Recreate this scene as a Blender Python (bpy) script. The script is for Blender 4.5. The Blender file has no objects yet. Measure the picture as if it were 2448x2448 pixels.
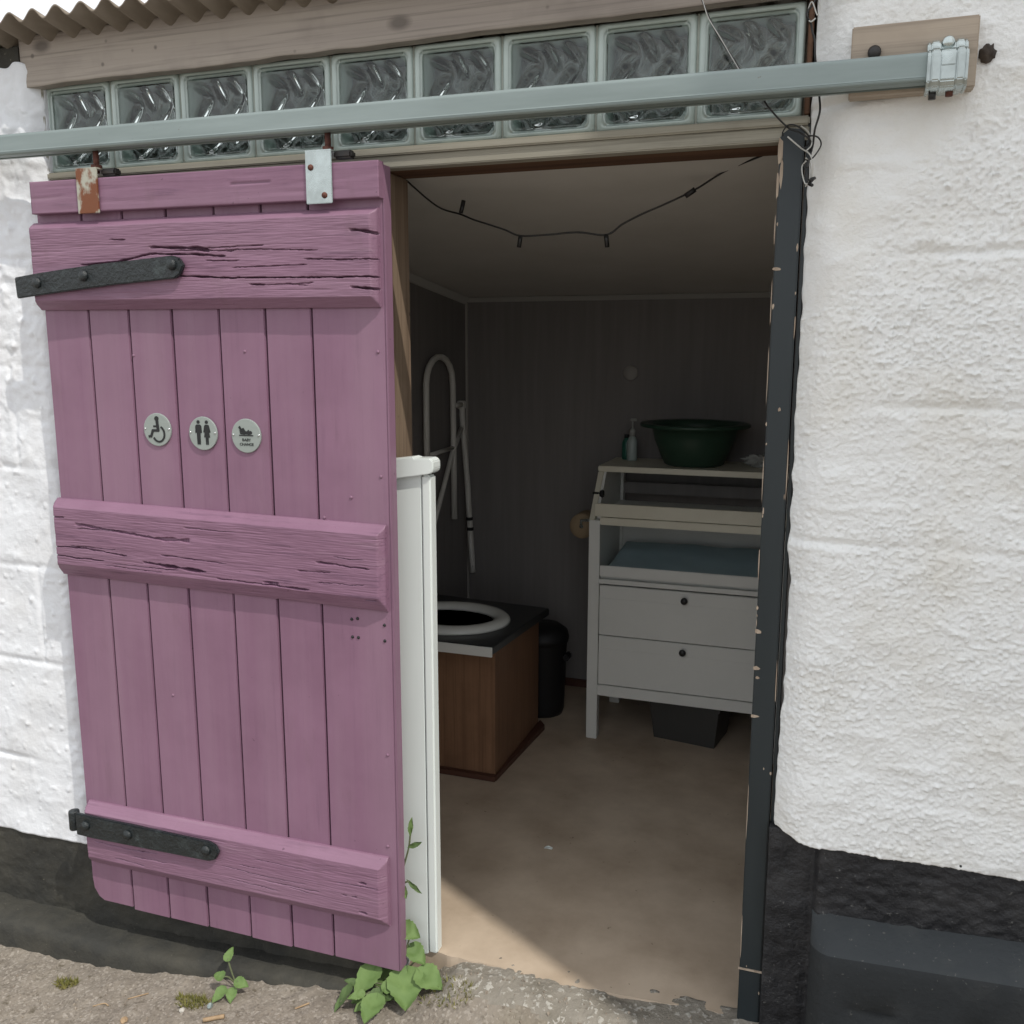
import bpy, bmesh, math, random
from mathutils import Vector, Matrix, noise
random.seed(7)
S = bpy.context.scene
C = S.collection
V = Vector
def nz(x, y, z, s=1.0): return noise.noise(V((x*s, y*s, z*s)))

# ------------------------------------------------------------------ mesh helper
class MB:
    def __init__(s): s.bm = bmesh.new()
    def add(s, t, smooth=False):
        for f in t.faces: f.smooth = smooth
        me = bpy.data.meshes.new('tmp'); t.to_mesh(me); t.free()
        s.bm.from_mesh(me); bpy.data.meshes.remove(me); return s
    def box(s, x0, x1, y0, y1, z0, z1, bev=0.0, seg=2, M=None):
        t = bmesh.new()
        vs = [t.verts.new((x, y, z)) for x in (x0, x1) for y in (y0, y1) for z in (z0, z1)]
        for q in ((0,1,3,2),(4,6,7,5),(0,4,5,1),(2,3,7,6),(0,2,6,4),(1,5,7,3)): t.faces.new([vs[i] for i in q])
        if bev: bmesh.ops.bevel(t, geom=t.edges[:], offset=bev, segments=seg, affect='EDGES', clamp_overlap=True)
        if M: bmesh.ops.transform(t, matrix=M, verts=t.verts[:])
        bmesh.ops.recalc_face_normals(t, faces=t.faces[:])
        return s.add(t)
    def prism(s, pts, a, b, plane='xz', bev=0.0, M=None):
        """pts 2D polygon; extruded from a to b along the third axis"""
        f = {'xz': lambda u, v, w: (u, w, v), 'yz': lambda u, v, w: (w, u, v), 'xy': lambda u, v, w: (u, v, w)}[plane]
        t = bmesh.new(); n = len(pts)
        A = [t.verts.new(f(u, v, a)) for u, v in pts]; B = [t.verts.new(f(u, v, b)) for u, v in pts]
        t.faces.new(A); t.faces.new(B[::-1])
        for i in range(n): t.faces.new((A[i], B[i], B[(i+1) % n], A[(i+1) % n]))
        bmesh.ops.recalc_face_normals(t, faces=t.faces[:])
        if bev: bmesh.ops.bevel(t, geom=t.edges[:], offset=bev, segments=2, affect='EDGES', clamp_overlap=True)
        if M: bmesh.ops.transform(t, matrix=M, verts=t.verts[:])
        return s.add(t)
    def tube(s, pts, r, seg=10, spline=0, closed=False, taper=None):
        P = [V(p) for p in pts]
        if spline:
            Q = []; n = len(P)
            for i in range(n if closed else n-1):
                g = (lambda k: P[k % n]) if closed else (lambda k: P[min(max(k, 0), n-1)])
                p0, p1, p2, p3 = g(i-1), g(i), g(i+1), g(i+2)
                for j in range(spline):
                    u = j/spline
                    Q.append(.5*((2*p1)+(p2-p0)*u+(2*p0-5*p1+4*p2-p3)*u*u+(3*p1-p0-3*p2+p3)*u**3))
            if not closed: Q.append(P[-1])
            P = Q
        t = bmesh.new(); n = len(P); rings = []; up = None
        for i, p in enumerate(P):
            if closed: d = (P[(i+1) % n]-P[i-1])
            else: d = P[min(i+1, n-1)]-P[max(i-1, 0)]
            d.normalize()
            if up is None: up = d.orthogonal().normalized()
            up = (up-d*up.dot(d)).normalized(); sd = d.cross(up)
            rr = r*(taper(i/(n-1)) if taper else 1)
            rings.append([t.verts.new(p+(up*math.cos(k*2*math.pi/seg)+sd*math.sin(k*2*math.pi/seg))*rr) for k in range(seg)])
        for i in range(n if closed else n-1):
            a, b = rings[i], rings[(i+1) % n]
            for k in range(seg): t.faces.new((a[k], a[(k+1) % seg], b[(k+1) % seg], b[k]))
        if not closed: t.faces.new(rings[0][::-1]); t.faces.new(rings[-1])
        bmesh.ops.recalc_face_normals(t, faces=t.faces[:])
        return s.add(t, True)
    def lathe(s, prof, c=(0,0,0), seg=24, axis='z', sx=1, sy=1, smooth=True):
        t = bmesh.new(); rings = []
        for r, h in prof:
            ring = []
            for k in range(seg):
                a = k*2*math.pi/seg; u, v = r*math.cos(a)*sx, r*math.sin(a)*sy
                q = {'z': (u, v, h), 'y': (u, h, v), 'x': (h, u, v)}[axis]
                ring.append(t.verts.new((c[0]+q[0], c[1]+q[1], c[2]+q[2])))
            rings.append(ring)
        for i in range(len(rings)-1):
            for k in range(seg): t.faces.new((rings[i][k], rings[i][(k+1) % seg], rings[i+1][(k+1) % seg], rings[i+1][k]))
        t.faces.new(rings[0]); t.faces.new(rings[-1])
        bmesh.ops.remove_doubles(t, verts=t.verts[:], dist=1e-6)
        bmesh.ops.recalc_face_normals(t, faces=t.faces[:])
        return s.add(t, smooth)
    def relief(s, xs, zs, fn, yb, smooth=True):
        """front face at y = fn(x,z), closed by sides and a back at yb"""
        t = bmesh.new(); nx, nzz = len(xs), len(zs)
        g = [[t.verts.new((x, fn(x, z), z)) for z in zs] for x in xs]
        fr = []
        for i in range(nx-1):
            for j in range(nzz-1): fr.append(t.faces.new((g[i][j], g[i+1][j], g[i+1][j+1], g[i][j+1])))
        loop = [g[i][0] for i in range(nx)]+[g[-1][j] for j in range(1, nzz)]+[g[i][-1] for i in range(nx-2, -1, -1)]+[g[0][j] for j in range(nzz-2, 0, -1)]
        bk = [t.verts.new((v.co.x, yb, v.co.z)) for v in loop]
        n = len(loop); sd = []
        for i in range(n): sd.append(t.faces.new((loop[i], bk[i], bk[(i+1) % n], loop[(i+1) % n])))
        sd.append(t.faces.new(bk))
        for f in fr: f.smooth = smooth
        me = bpy.data.meshes.new('tmp'); t.to_mesh(me); t.free(); s.bm.from_mesh(me); bpy.data.meshes.remove(me)
        return s
    def build(s, name, mat, parent=None, loc=None):
        me = bpy.data.meshes.new(name); s.bm.to_mesh(me); s.bm.free()
        o = bpy.data.objects.new(name, me); C.objects.link(o)
        me.materials.append(mat)
        if parent:
            o.parent = parent
            if parent.type == 'EMPTY': o.matrix_parent_inverse = Matrix.Translation(-V(parent.location))
        if loc: o.location = loc
        return o
def rng(a, b, step):
    n = max(1, int(round((b-a)/step))); return [a+(b-a)*i/n for i in range(n+1)]
def thing(name, loc, label, cat, group=None):
    o = bpy.data.objects.new(name, None); C.objects.link(o); o.location = loc; o.empty_display_size = .05
    o['label'] = label; o['category'] = cat
    if group: o['group'] = group
    return o
def tag(o, label, cat, group=None):
    o['label'] = label; o['category'] = cat
    if group: o['group'] = group
    return o
def struct(o): o['kind'] = 'structure'; return o

# ------------------------------------------------------------------ materials
def mat(name, col, rough=.6, col2=None, nscale=6., stretch=(1,1,1), mixlo=.35, mixhi=.7, bump=0., bscale=60., bdist=.002,
        metal=0., spec=.5, spots=None, spotscale=40., spotlo=.62, coat=0., detail=6., bstretch=None):
    m = bpy.data.materials.new(name); m.use_nodes = True
    N = m.node_tree.nodes; L = m.node_tree.links; b = N['Principled BSDF']
    b.inputs['Base Color'].default_value = (*col, 1); b.inputs['Roughness'].default_value = rough
    b.inputs['Metallic'].default_value = metal; b.inputs['Specular IOR Level'].default_value = spec
    b.inputs['Coat Weight'].default_value = coat
    tc = N.new('ShaderNodeTexCoord')
    def noi(sc, st, det=detail, ro=.6):
        mp = N.new('ShaderNodeMapping'); mp.inputs['Scale'].default_value = st; L.new(tc.outputs['Object'], mp.inputs[0])
        n = N.new('ShaderNodeTexNoise'); n.inputs['Scale'].default_value = sc; n.inputs['Detail'].default_value = det; n.inputs['Roughness'].default_value = ro
        L.new(mp.outputs[0], n.inputs['Vector']); return n
    def ramp(src, lo, hi):
        r = N.new('ShaderNodeMapRange'); r.inputs[1].default_value = lo; r.inputs[2].default_value = hi; L.new(src, r.inputs[0]); return r
    cur = None
    if col2:
        n = noi(nscale, stretch); r = ramp(n.outputs['Fac'], mixlo, mixhi)
        mx = N.new('ShaderNodeMix'); mx.data_type = 'RGBA'; mx.inputs[6].default_value = (*col, 1); mx.inputs[7].default_value = (*col2, 1)
        L.new(r.outputs[0], mx.inputs[0]); cur = mx.outputs[2]
        rr = ramp(n.outputs['Fac'], 0, 1); rr.inputs[3].default_value = max(.05, rough-.12); rr.inputs[4].default_value = min(1, rough+.12)
        L.new(rr.outputs[0], b.inputs['Roughness'])
    if spots:
        n = noi(spotscale, (1,1,1), 3); r = ramp(n.outputs['Fac'], spotlo, spotlo+.04)
        mx = N.new('ShaderNodeMix'); mx.data_type = 'RGBA'; mx.inputs[6].default_value = (*col, 1); mx.inputs[7].default_value = (*spots, 1)
        if cur: L.new(cur, mx.inputs[6])
        L.new(r.outputs[0], mx.inputs[0]); cur = mx.outputs[2]
    if cur: L.new(cur, b.inputs['Base Color'])
    if bump:
        n = noi(bscale, bstretch or stretch, 5, .65); bp = N.new('ShaderNodeBump'); bp.inputs['Strength'].default_value = bump; bp.inputs['Distance'].default_value = bdist
        L.new(n.outputs['Fac'], bp.inputs['Height']); L.new(bp.outputs[0], b.inputs['Normal'])
    return m
M = {}
M['render'] = mat('white_render', (.87,.885,.88), .7, (.77,.755,.70), 4., (1,1,1), .50, .80, .8, 210, .0028, spec=.35)
M['render_left'] = mat('white_render_old', (.80,.825,.86), .75, (.66,.66,.66), 4., (1,1,1), .5, .85, .6, 120, .0025, spec=.3)
M['black'] = mat('black_masonry_paint', (.013,.0135,.016), .55, (.036,.036,.038), 13, (1,1,1), .45, .72, .9, 60, .008, spots=(.10,.10,.095), spotscale=110, spotlo=.665)
M['plinth'] = mat('dark_grey_masonry_paint', (.034,.037,.039), .92, (.048,.050,.050), 11, (1,1,1), .50, .78, .7, 60, .006, spots=(.085,.085,.08), spotscale=120, spotlo=.675, spec=.15)
M['old_plinth'] = mat('weathered_black_plinth', (.028,.028,.024), .8, (.062,.058,.045), 7, (1,1,1), .4, .7, .6, 60, .006, spots=(.15,.14,.11), spotscale=80, spotlo=.7)
def purple(name, horiz, worn):
    st = (.10,1,1.9) if horiz else (1.6,1,.07)
    m = bpy.data.materials.new(name); m.use_nodes = True
    N = m.node_tree.nodes; L = m.node_tree.links; b = N['Principled BSDF']; b.inputs['Roughness'].default_value = .5; b.inputs['Specular IOR Level'].default_value = .45
    tc = N.new('ShaderNodeTexCoord'); mp = N.new('ShaderNodeMapping'); mp.inputs['Scale'].default_value = st; L.new(tc.outputs['Object'], mp.inputs[0])
    def noi(sc, vec, det=6, ro=.65):
        n = N.new('ShaderNodeTexNoise'); n.inputs['Scale'].default_value = sc; n.inputs['Detail'].default_value = det; n.inputs['Roughness'].default_value = ro; L.new(vec, n.inputs['Vector']); return n.outputs['Fac']
    def rampf(src, lo, hi, a=0, c=1):
        r = N.new('ShaderNodeMapRange'); r.inputs[1].default_value = lo; r.inputs[2].default_value = hi; r.inputs[3].default_value = a; r.inputs[4].default_value = c; L.new(src, r.inputs[0]); return r.outputs[0]
    def mix(f, a, c):
        x = N.new('ShaderNodeMix'); x.data_type = 'RGBA'; L.new(f, x.inputs[0])
        for k, v in ((6, a), (7, c)):
            if isinstance(v, tuple): x.inputs[k].default_value = (*v, 1)
            else: L.new(v, x.inputs[k])
        return x.outputs[2]
    o = tc.outputs['Object']
    big = noi(3.5, o, 4); grain = noi(52, mp.outputs[0], 7, .7); spk = noi(70, o, 2)
    c = mix(rampf(big, .35, .7), (.250,.134,.204), (.204,.106,.164))
    mul = N.new('ShaderNodeMath'); mul.operation = 'MULTIPLY'
    L.new(rampf(grain, .52, .70), mul.inputs[0]); L.new(rampf(noi(6, o, 3), .42, .66, .08, 1. if worn else .3), mul.inputs[1])
    c = mix(mul.outputs[0], c, (.105,.052,.092))
    c = mix(rampf(noi(14, mp.outputs[0], 5), .60, .74, 0, .4 if worn else .12), c, (.34,.235,.285))
    c = mix(rampf(spk, .735, .76, 0, .8), c, (.09,.04,.07))
    m2 = N.new('ShaderNodeMapping'); m2.inputs['Scale'].default_value = (.5,0,7) if horiz else (9,0,.45); L.new(o, m2.inputs[0])
    c = mix(rampf(noi(1., m2.outputs[0], 3), .40, .68, 0, .38), c, (.305,.195,.255))
    m3 = N.new('ShaderNodeMapping'); m3.inputs['Scale'].default_value = (1,1,.3); L.new(o, m3.inputs[0])
    c = mix(rampf(noi(13, m3.outputs[0], 6, .7), .58, .80, 0, .45), c, (.165,.095,.12))
    L.new(c, b.inputs['Base Color'])
    L.new(rampf(grain, .3, .7, .38, .62), b.inputs['Roughness'])
    bp = N.new('ShaderNodeBump'); bp.inputs['Strength'].default_value = .6 if worn else .25; bp.inputs['Distance'].default_value = .0015; L.new(grain, bp.inputs['Height']); L.new(bp.outputs[0], b.inputs['Normal'])
    return m
M['purple_v'] = purple('purple_paint_on_planks', False, False)
M['purple_h'] = purple('purple_paint_on_worn_ledges', True, True)
def wood(name, a, b_, axis='x', knots=False, rough=.78, strength=.45, pale=None):
    m = bpy.data.materials.new(name); m.use_nodes = True
    N = m.node_tree.nodes; L = m.node_tree.links; b = N['Principled BSDF']; b.inputs['Roughness'].default_value = rough; b.inputs['Specular IOR Level'].default_value = .25
    tc = N.new('ShaderNodeTexCoord')
    def mp(k, wide=1.):
        st = {'x': (k,wide,wide), 'y': (wide,k,wide), 'z': (wide,wide,k)}[axis]
        q = N.new('ShaderNodeMapping'); q.inputs['Scale'].default_value = st; L.new(tc.outputs['Object'], q.inputs[0]); return q.outputs[0]
    def noi(sc, v, det=6, ro=.65):
        n = N.new('ShaderNodeTexNoise'); n.inputs['Scale'].default_value = sc; n.inputs['Detail'].default_value = det; n.inputs['Roughness'].default_value = ro; L.new(v, n.inputs['Vector']); return n.outputs['Fac']
    def rp(src, lo, hi, c=0, d=1):
        r = N.new('ShaderNodeMapRange'); r.inputs[1].default_value = lo; r.inputs[2].default_value = hi; r.inputs[3].default_value = c; r.inputs[4].default_value = d; L.new(src, r.inputs[0]); return r.outputs[0]
    def mix(f, p, q):
        x = N.new('ShaderNodeMix'); x.data_type = 'RGBA'; L.new(f, x.inputs[0])
        for k, v in ((6, p), (7, q)):
            if isinstance(v, tuple): x.inputs[k].default_value = (*v, 1)
            else: L.new(v, x.inputs[k])
        return x.outputs[2]
    fine = noi(120, mp(.018), 5, .6); mid = noi(16, mp(.05), 5); blot = noi(5, tc.outputs['Object'], 4)
    c = mix(rp(mid, .35, .68), a, b_)
    c = mix(rp(fine, .50, .68, 0, .55), c, tuple(v*.55 for v in b_))
    c = mix(rp(blot, .5, .72, 0, .45), c, tuple(v*.7 for v in b_))
    if pale: c = mix(rp(noi(10, mp(.03), 3), .56, .66, 0, .6), c, pale)
    if knots:
        vo = N.new('ShaderNodeTexVoronoi'); vo.inputs['Scale'].default_value = 6.3; L.new(mp(.55), vo.inputs['Vector'])
        c = mix(rp(vo.outputs['Distance'], .115, .05, 0, .7), c, tuple(v*.33 for v in b_))
        vo2 = N.new('ShaderNodeTexVoronoi'); vo2.inputs['Scale'].default_value = 15; L.new(tc.outputs['Object'], vo2.inputs['Vector'])
        c = mix(rp(vo2.outputs['Distance'], .10, .05, 0, .7), c, tuple(v*.4 for v in b_))
    L.new(c, b.inputs['Base Color'])
    bp = N.new('ShaderNodeBump'); bp.inputs['Strength'].default_value = strength; bp.inputs['Distance'].default_value = .0012; L.new(fine, bp.inputs['Height']); L.new(bp.outputs[0], b.inputs['Normal'])
    return m
M['fascia'] = wood('weathered_pine', (.39,.345,.30), (.30,.262,.235), 'x', True, pale=(.50,.44,.365))
M['lintel'] = wood('pale_weathered_timber', (.40,.385,.325), (.30,.285,.235), 'x')
M['head'] = wood('brown_timber', (.17,.095,.06), (.10,.055,.034), 'x')
M['post'] = wood('brown_post_timber', (.25,.185,.13), (.16,.11,.075), 'z', True)
M['board'] = wood('beige_board', (.46,.39,.315), (.38,.32,.26), 'x')
M['slate'] = mat('dark_slate_paint', (.013,.021,.025), .42, (.022,.030,.034), 12, (1,1,.1), .3, .7, .2, 40, .001, spots=(.13,.14,.13), spotscale=55, spotlo=.77)
M['bare'] = mat('bare_chipped_wood', (.50,.42,.33), .8, (.26,.19,.14), 60, (1,1,.2), .3, .7, .4, 90, .002)
M['upvc'] = mat('white_upvc', (.73,.78,.76), .32, (.66,.71,.69), 3, (1,1,.3), .4, .8, spec=.5)
M['rail'] = mat('grey_galvanised_rail', (.29,.345,.338), .42, (.215,.262,.255), 13, (.12,1,1), .35, .68, .2, 40, .001, metal=.35, spots=(.17,.15,.125), spotscale=34, spotlo=.735)
M['galv'] = mat('shiny_galvanised_steel', (.52,.58,.57), .28, (.36,.40,.39), 22, (1,1,1), .35, .7, .15, 60, .001, metal=.8)
M['rusty'] = mat('rusty_galvanised_steel', (.44,.44,.37), .55, (.20,.072,.032), 17, (1,1,.7), .49, .56, .3, 80, .001, metal=.25)
M['rust'] = mat('rust', (.13,.045,.028), .8, (.06,.02,.015), 80, (1,1,1), .35, .65, .4, 120, .001)
M['dark_iron'] = mat('dark_nut_steel', (.02,.02,.02), .5, (.035,.028,.024), 60)
M['iron'] = mat('black_wrought_iron', (.009,.014,.016), .4, (.045,.06,.062), 30, (1,1,1), .55, .78, 1., 75, .005, spec=.6)
M['tin'] = mat('weathered_corrugated_sheet', (.25,.212,.17), .75, (.15,.12,.09), 9, (1,.3,1), .35, .7, .3, 60, .002)
M['glass_rim'] = mat('pale_green_glass_rim', (.46,.545,.51), .12, (.38,.46,.43), 9, (1,1,1), .4, .7, .12, 40, .001, spec=.7)
M['mortar'] = mat('pale_grout', (.36,.39,.35), .6, (.24,.25,.21), 20, (1,1,1), .4, .7, .3, 80, .002)
M['wallpaper'] = mat('brown_streaky_wallboard', (.232,.220,.212), .7, (.196,.184,.178), 42, (1,1,.045), .25, .75, .15, 60, .001)
M['ceiling'] = mat('off_white_ceiling_board', (.62,.61,.585), .8, (.56,.55,.52), 3)
M['cove'] = mat('white_cove', (.52,.52,.50), .6)
M['strip'] = mat('pale_corner_strip', (.42,.40,.38), .5)
M['floor'] = mat('beige_worn_concrete_floor', (.58,.475,.365), .55, (.38,.295,.215), 4.2, (1,1,1), .36, .72, .2, 24, .003, spots=(.26,.20,.145), spotscale=42, spotlo=.70)
M['white_tube'] = mat('white_coated_tube', (.66,.65,.61), .35)
M['white_paint'] = mat('white_lacquer', (.74,.75,.715), .4, (.69,.70,.665), 4)
M['white_paint_yellow'] = mat('yellowed_white_lacquer', (.72,.70,.58), .4, (.66,.63,.51), 6)
M['knob'] = mat('dark_knob', (.02,.02,.02), .35)
M['ply'] = wood('stained_plywood', (.265,.148,.086), (.19,.102,.060), 'z', rough=.45, strength=.2)
M['skirt'] = mat('red_brown_strip', (.085,.036,.024), .5)
M['black_top'] = mat('black_laminate', (.02,.023,.024), .3)
M['seat'] = mat('cream_toilet_seat', (.76,.77,.72), .25)
M['bin'] = mat('black_plastic', (.006,.006,.007), .6)
M['crate'] = mat('dark_grey_plastic', (.05,.05,.048), .5)
M['green_bowl'] = mat('green_plastic', (.025,.062,.040), .45)
M['green_bottle'] = mat('green_bottle_plastic', (.02,.12,.085), .3)
M['white_bottle'] = mat('pale_bottle_plastic', (.40,.47,.45), .3)
M['mat_blue'] = mat('pale_blue_vinyl', (.36,.48,.52), .4, (.31,.43,.47), 8)
M['paper'] = mat('beige_toilet_paper', (.30,.225,.14), .9)
M['cloth'] = mat('pale_net', (.36,.37,.35), .9, bump=.6, bscale=120)
M['wire_black'] = mat('black_cable', (.012,.012,.012), .4)
M['wire_white'] = mat('pale_cable', (.5,.5,.47), .4)
M['sign'] = mat('brushed_aluminium', (.36,.405,.385), .42, (.32,.36,.34), 60, (.05,1,1), .3, .7, metal=.35)
M['ink'] = mat('black_ink', (.012,.014,.015), .5)
M['screw'] = mat('bright_screw', (.7,.72,.72), .2, metal=.8)
M['leaf'] = mat('weed_leaf', (.095,.165,.042), .72, (.145,.225,.070), 26, (1,1,1), .3, .7, .4, 90, .001)
M['leaf_dark'] = mat('weed_leaf_dark', (.058,.100,.028), .72, (.090,.145,.045), 26)
M['stem'] = mat('weed_stem', (.12,.14,.07), .6)
M['moss'] = mat('moss', (.13,.14,.03), .9, (.22,.19,.06), 60)
M['pale_stone'] = mat('pale_stone', (.55,.53,.48), .8, (.42,.40,.36), 40)
M['twig'] = mat('dry_twig', (.42,.30,.18), .8, (.28,.19,.11), 40)
M['foam'] = mat('brown_foam_lump', (.035,.027,.022), .9, (.09,.07,.055), 50, bump=.8, bscale=90, bdist=.004)
def ground_mat():
    m = bpy.data.materials.new('gritty_yard_ground'); m.use_nodes = True
    N = m.node_tree.nodes; L = m.node_tree.links; b = N['Principled BSDF']; b.inputs['Roughness'].default_value = .9
    tc = N.new('ShaderNodeTexCoord'); o = tc.outputs['Object']
    def noi(sc, det=6): 
        n = N.new('ShaderNodeTexNoise'); n.inputs['Scale'].default_value = sc; n.inputs['Detail'].default_value = det; n.inputs['Roughness'].default_value = .65; L.new(o, n.inputs['Vector']); return n.outputs['Fac']
    def rp(s, lo, hi):
        r = N.new('ShaderNodeMapRange'); r.inputs[1].default_value = lo; r.inputs[2].default_value = hi; L.new(s, r.inputs[0]); return r.outputs[0]
    def mix(f, a, c):
        x = N.new('ShaderNodeMix'); x.data_type = 'RGBA'; L.new(f, x.inputs[0])
        for k, v in ((6, a), (7, c)):
            if isinstance(v, tuple): x.inputs[k].default_value = (*v, 1)
            else: L.new(v, x.inputs[k])
        return x.outputs[2]
    c = mix(rp(noi(7), .35, .65), (.195,.168,.136), (.268,.234,.192))
    vo = N.new('ShaderNodeTexVoronoi'); vo.inputs['Scale'].default_value = 170; L.new(o, vo.inputs['Vector'])
    sep = N.new('ShaderNodeSeparateColor'); L.new(vo.outputs['Color'], sep.inputs[0])
    c = mix(rp(sep.outputs[0], .62, 1.25), c, (.42,.38,.33)); c = mix(rp(sep.outputs[1], .75, 1.3), c, (.09,.075,.06))
    c = mix(rp(noi(30, 4), .60, .72), c, (.12,.10,.07)); c = mix(rp(noi(2.3, 3), .58, .7), c, (.23,.20,.15))
    L.new(c, b.inputs['Base Color'])
    bp = N.new('ShaderNodeBump'); bp.inputs['Strength'].default_value = .8; bp.inputs['Distance'].default_value = .006; L.new(noi(110, 5), bp.inputs['Height']); L.new(bp.outputs[0], b.inputs['Normal'])
    return m
M['ground'] = ground_mat()
def glass_mat():
    m = bpy.data.materials.new('clear_wavy_glass'); m.use_nodes = True
    b = m.node_tree.nodes['Principled BSDF']; b.inputs['Base Color'].default_value = (.86,.93,.90,1); b.inputs['Roughness'].default_value = .04
    b.inputs['Transmission Weight'].default_value = 1; b.inputs['IOR'].default_value = 1.48
    return m
M['glass'] = glass_mat()
M['threshold'] = mat('worn_concrete_threshold', (.29,.265,.225), .88, (.20,.18,.145), 14, (1,1,1), .35, .65, 1., 60, .008, spots=(.42,.40,.355), spotscale=60, spotlo=.57)

# ------------------------------------------------------------------ camera (fitted to the 19 cm block module)
cam = bpy.data.cameras.new('camera'); co = bpy.data.objects.new('camera', cam); C.objects.link(co)
yaw, pit, rol = .334488629, -.174090141, .00088
f = V((-math.sin(yaw)*math.cos(pit), math.cos(yaw)*math.cos(pit), math.sin(pit))); r = V((math.cos(yaw), math.sin(yaw), 0)); u = r.cross(f)
r2 = r*math.cos(rol)+u*math.sin(rol); u2 = u*math.cos(rol)-r*math.sin(rol)
co.matrix_world = Matrix(((r2.x, u2.x, -f.x, 1.89201), (r2.y, u2.y, -f.y, -1.9204), (r2.z, u2.z, -f.z, 1.47816), (0,0,0,1)))
cam.sensor_width = 36; cam.lens = 1757.654/1932*36; cam.clip_start = .02; cam.clip_end = 2000
S.camera = co

# ------------------------------------------------------------------ the building
bld = thing('outbuilding', (.9,.5,0), 'small white rendered outbuilding with corrugated roof and glass block strip over its doorway', 'building')
RW_J = [.60,.859,1.107,1.371,1.647,1.912]
def right_face(x, z):
    y = -.06
    t = (1.90-x)/.088
    if t > 0: y += .048*min(1, t)**2.2
    # smoother patch of plaster under the mounting board
    sm = 1.0
    d = (2.07-x)*.83+(z-1.90)*.0
    edge = 1.90-(2.07-x)*1.55           # diagonal lower limit
    if 1.55 < z < 1.95 and x < 2.07: sm = .3+.7*max(0, min(1, (edge-z)/.07+.2))
    if z >= 1.95: sm = .55
    a = nz(x, 0, z, 95)*.0011+nz(x, 3, z*1.1, 42)*.0011
    pb = (max(0, nz(x, 7, z, 170)-.06)*.0058+max(0, nz(x, 17, z, 105)-.22)*.0085)*(.55+.9*max(0, min(1, .5+nz(x, 27, z, 5))))
    y -= (a+pb)*sm
    y -= nz(x, 11, z*1.6, 9)*.0045+nz(x, 13, z, 3)*.006+max(0, nz(x, 19, z*2.2, 16)-.15)*.006
    ci = sum(1 for zj in RW_J if zj < z); zz_ = min([abs(z-zj) for zj in RW_J]); y -= .0045*nz(ci*3.7, x*.8, 2.2, 1)*min(1, zz_/.03)
    for i, zj in enumerate(RW_J):
        w = zj+.006*nz(x, i, 0, 6); g = max(0, 1-abs(z-w)/.013)
        y += g*.0075*max(.0, .25+1.5*nz(x, i*3.1, 5, 4))
    return y
def ragged(x, z): return x+ (.006*nz(z, 1, 0, 9)+.004*nz(z, 4, 0, 30) if x < 1.83 else 0)
xs = rng(1.812, 2.42, .0027)+rng(2.48, 3.6, .12); zs = rng(.478, 2.26, .0027)+rng(2.34, 3.3, .12)
mb = MB().relief(xs, zs, right_face, .10)
for v in mb.bm.verts:
    if v.co.x < 1.87:
        k = (1.87-v.co.x)/.058
        v.co.x += k*(.004+.003*nz(0, 1, v.co.z, 7)+.004*nz(0, 4, v.co.z, 28) + .006*max(0, min(1, (1.08-v.co.z)/.04, (v.co.z-.66)/.16)))
    if v.co.z < .52: v.co.z += (.52-v.co.z)/.042*(.006*nz(v.co.x, 2, 0, 14)+.003*nz(v.co.x, 5, 0, 50) + (.012*max(0, (1.9-v.co.x)/.09) if v.co.x < 1.9 else 0))
wall_r = mb.build('facade_wall', M['render'], bld)
def black_face(x, z):
    if x < 1.9: return -.028+.004*nz(x, 3, z, 30)+.006*nz(x, 6, z, 6)
    k = min(1, (x-1.9)/.012)
    return -.03-.027*k-nz(x, 21, z*1.5, 38)*.004-nz(x, 23, z, 90)*.002
mb = MB().relief(rng(1.808, 2.42, .005)+[2.6, 3.6], rng(-.15, .488, .005), black_face, .10); mb.build('painted_base', M['black'], bld)
# projecting plinth, rounded shoulder
def pl_prof():
    return [(.0,-.2),(-.163,-.2),(-.161,.0),(-.157,.12),(-.1545,.186),(-.1540,.193),(-.1535,.200),(-.150,.255),(-.147,.279),(-.141,.292),(-.130,.300),(-.095,.316),(-.06,.331),(0,.334)]
t = bmesh.new(); prof = pl_prof(); rows = []
for x in [1.903,1.906,1.914,1.924,1.936]+rng(1.95, 2.45, .012)+[2.7, 3.6]:
    k = min(1, max(0, (x-1.903)/.03))**.5
    row = []
    for i, (y, z) in enumerate(prof):
        yy = y*(.62+.38*k) if y < -.06 else y
        yy += .012*max(0, min(1, .7+1.6*nz(x, 0, 2, 9))) if i == 5 and 1.96 < x < 2.3 and nz(x, 0, 8, 5) > -.1 else 0; n = .004*nz(x, y*4, z, 16)+.003*nz(x, y*4, z, 40)
        row.append(t.verts.new((x, yy-(n if 0 < i < 13 else 0), z-(.012*(1-k) if i > 6 and i < 13 else 0)+(n*.6 if 3 < i < 13 else 0)+.016*max(0,min(1,(x-1.95)/.35))*(1 if 7<i else .3))))
    rows.append(row)
for a, b in zip(rows, rows[1:]):
    for i in range(len(prof)-1): t.faces.new((a[i], b[i], b[i+1], a[i+1]))
t.faces.new(rows[0]); t.faces.new(rows[-1][::-1])
bmesh.ops.recalc_face_normals(t, faces=t.faces[:])
mb = MB(); mb.add(t, True); po = mb.build('plinth', M['plinth'], bld)
M['plinth_top'] = mat('sky_lit_grey_plinth_top', (.055,.061,.065), .92, (.072,.077,.078), 11, (1,1,1), .50, .78, .6, 60, .005, spots=(.12,.12,.115), spotscale=110, spotlo=.67, spec=.15)  # lighter grey than the front: paints in sky light on the sloping top
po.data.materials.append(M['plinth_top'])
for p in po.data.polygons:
    if p.index < (len(rows)-1)*13 and p.index % 13 >= 9: p.material_index = 1
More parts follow.
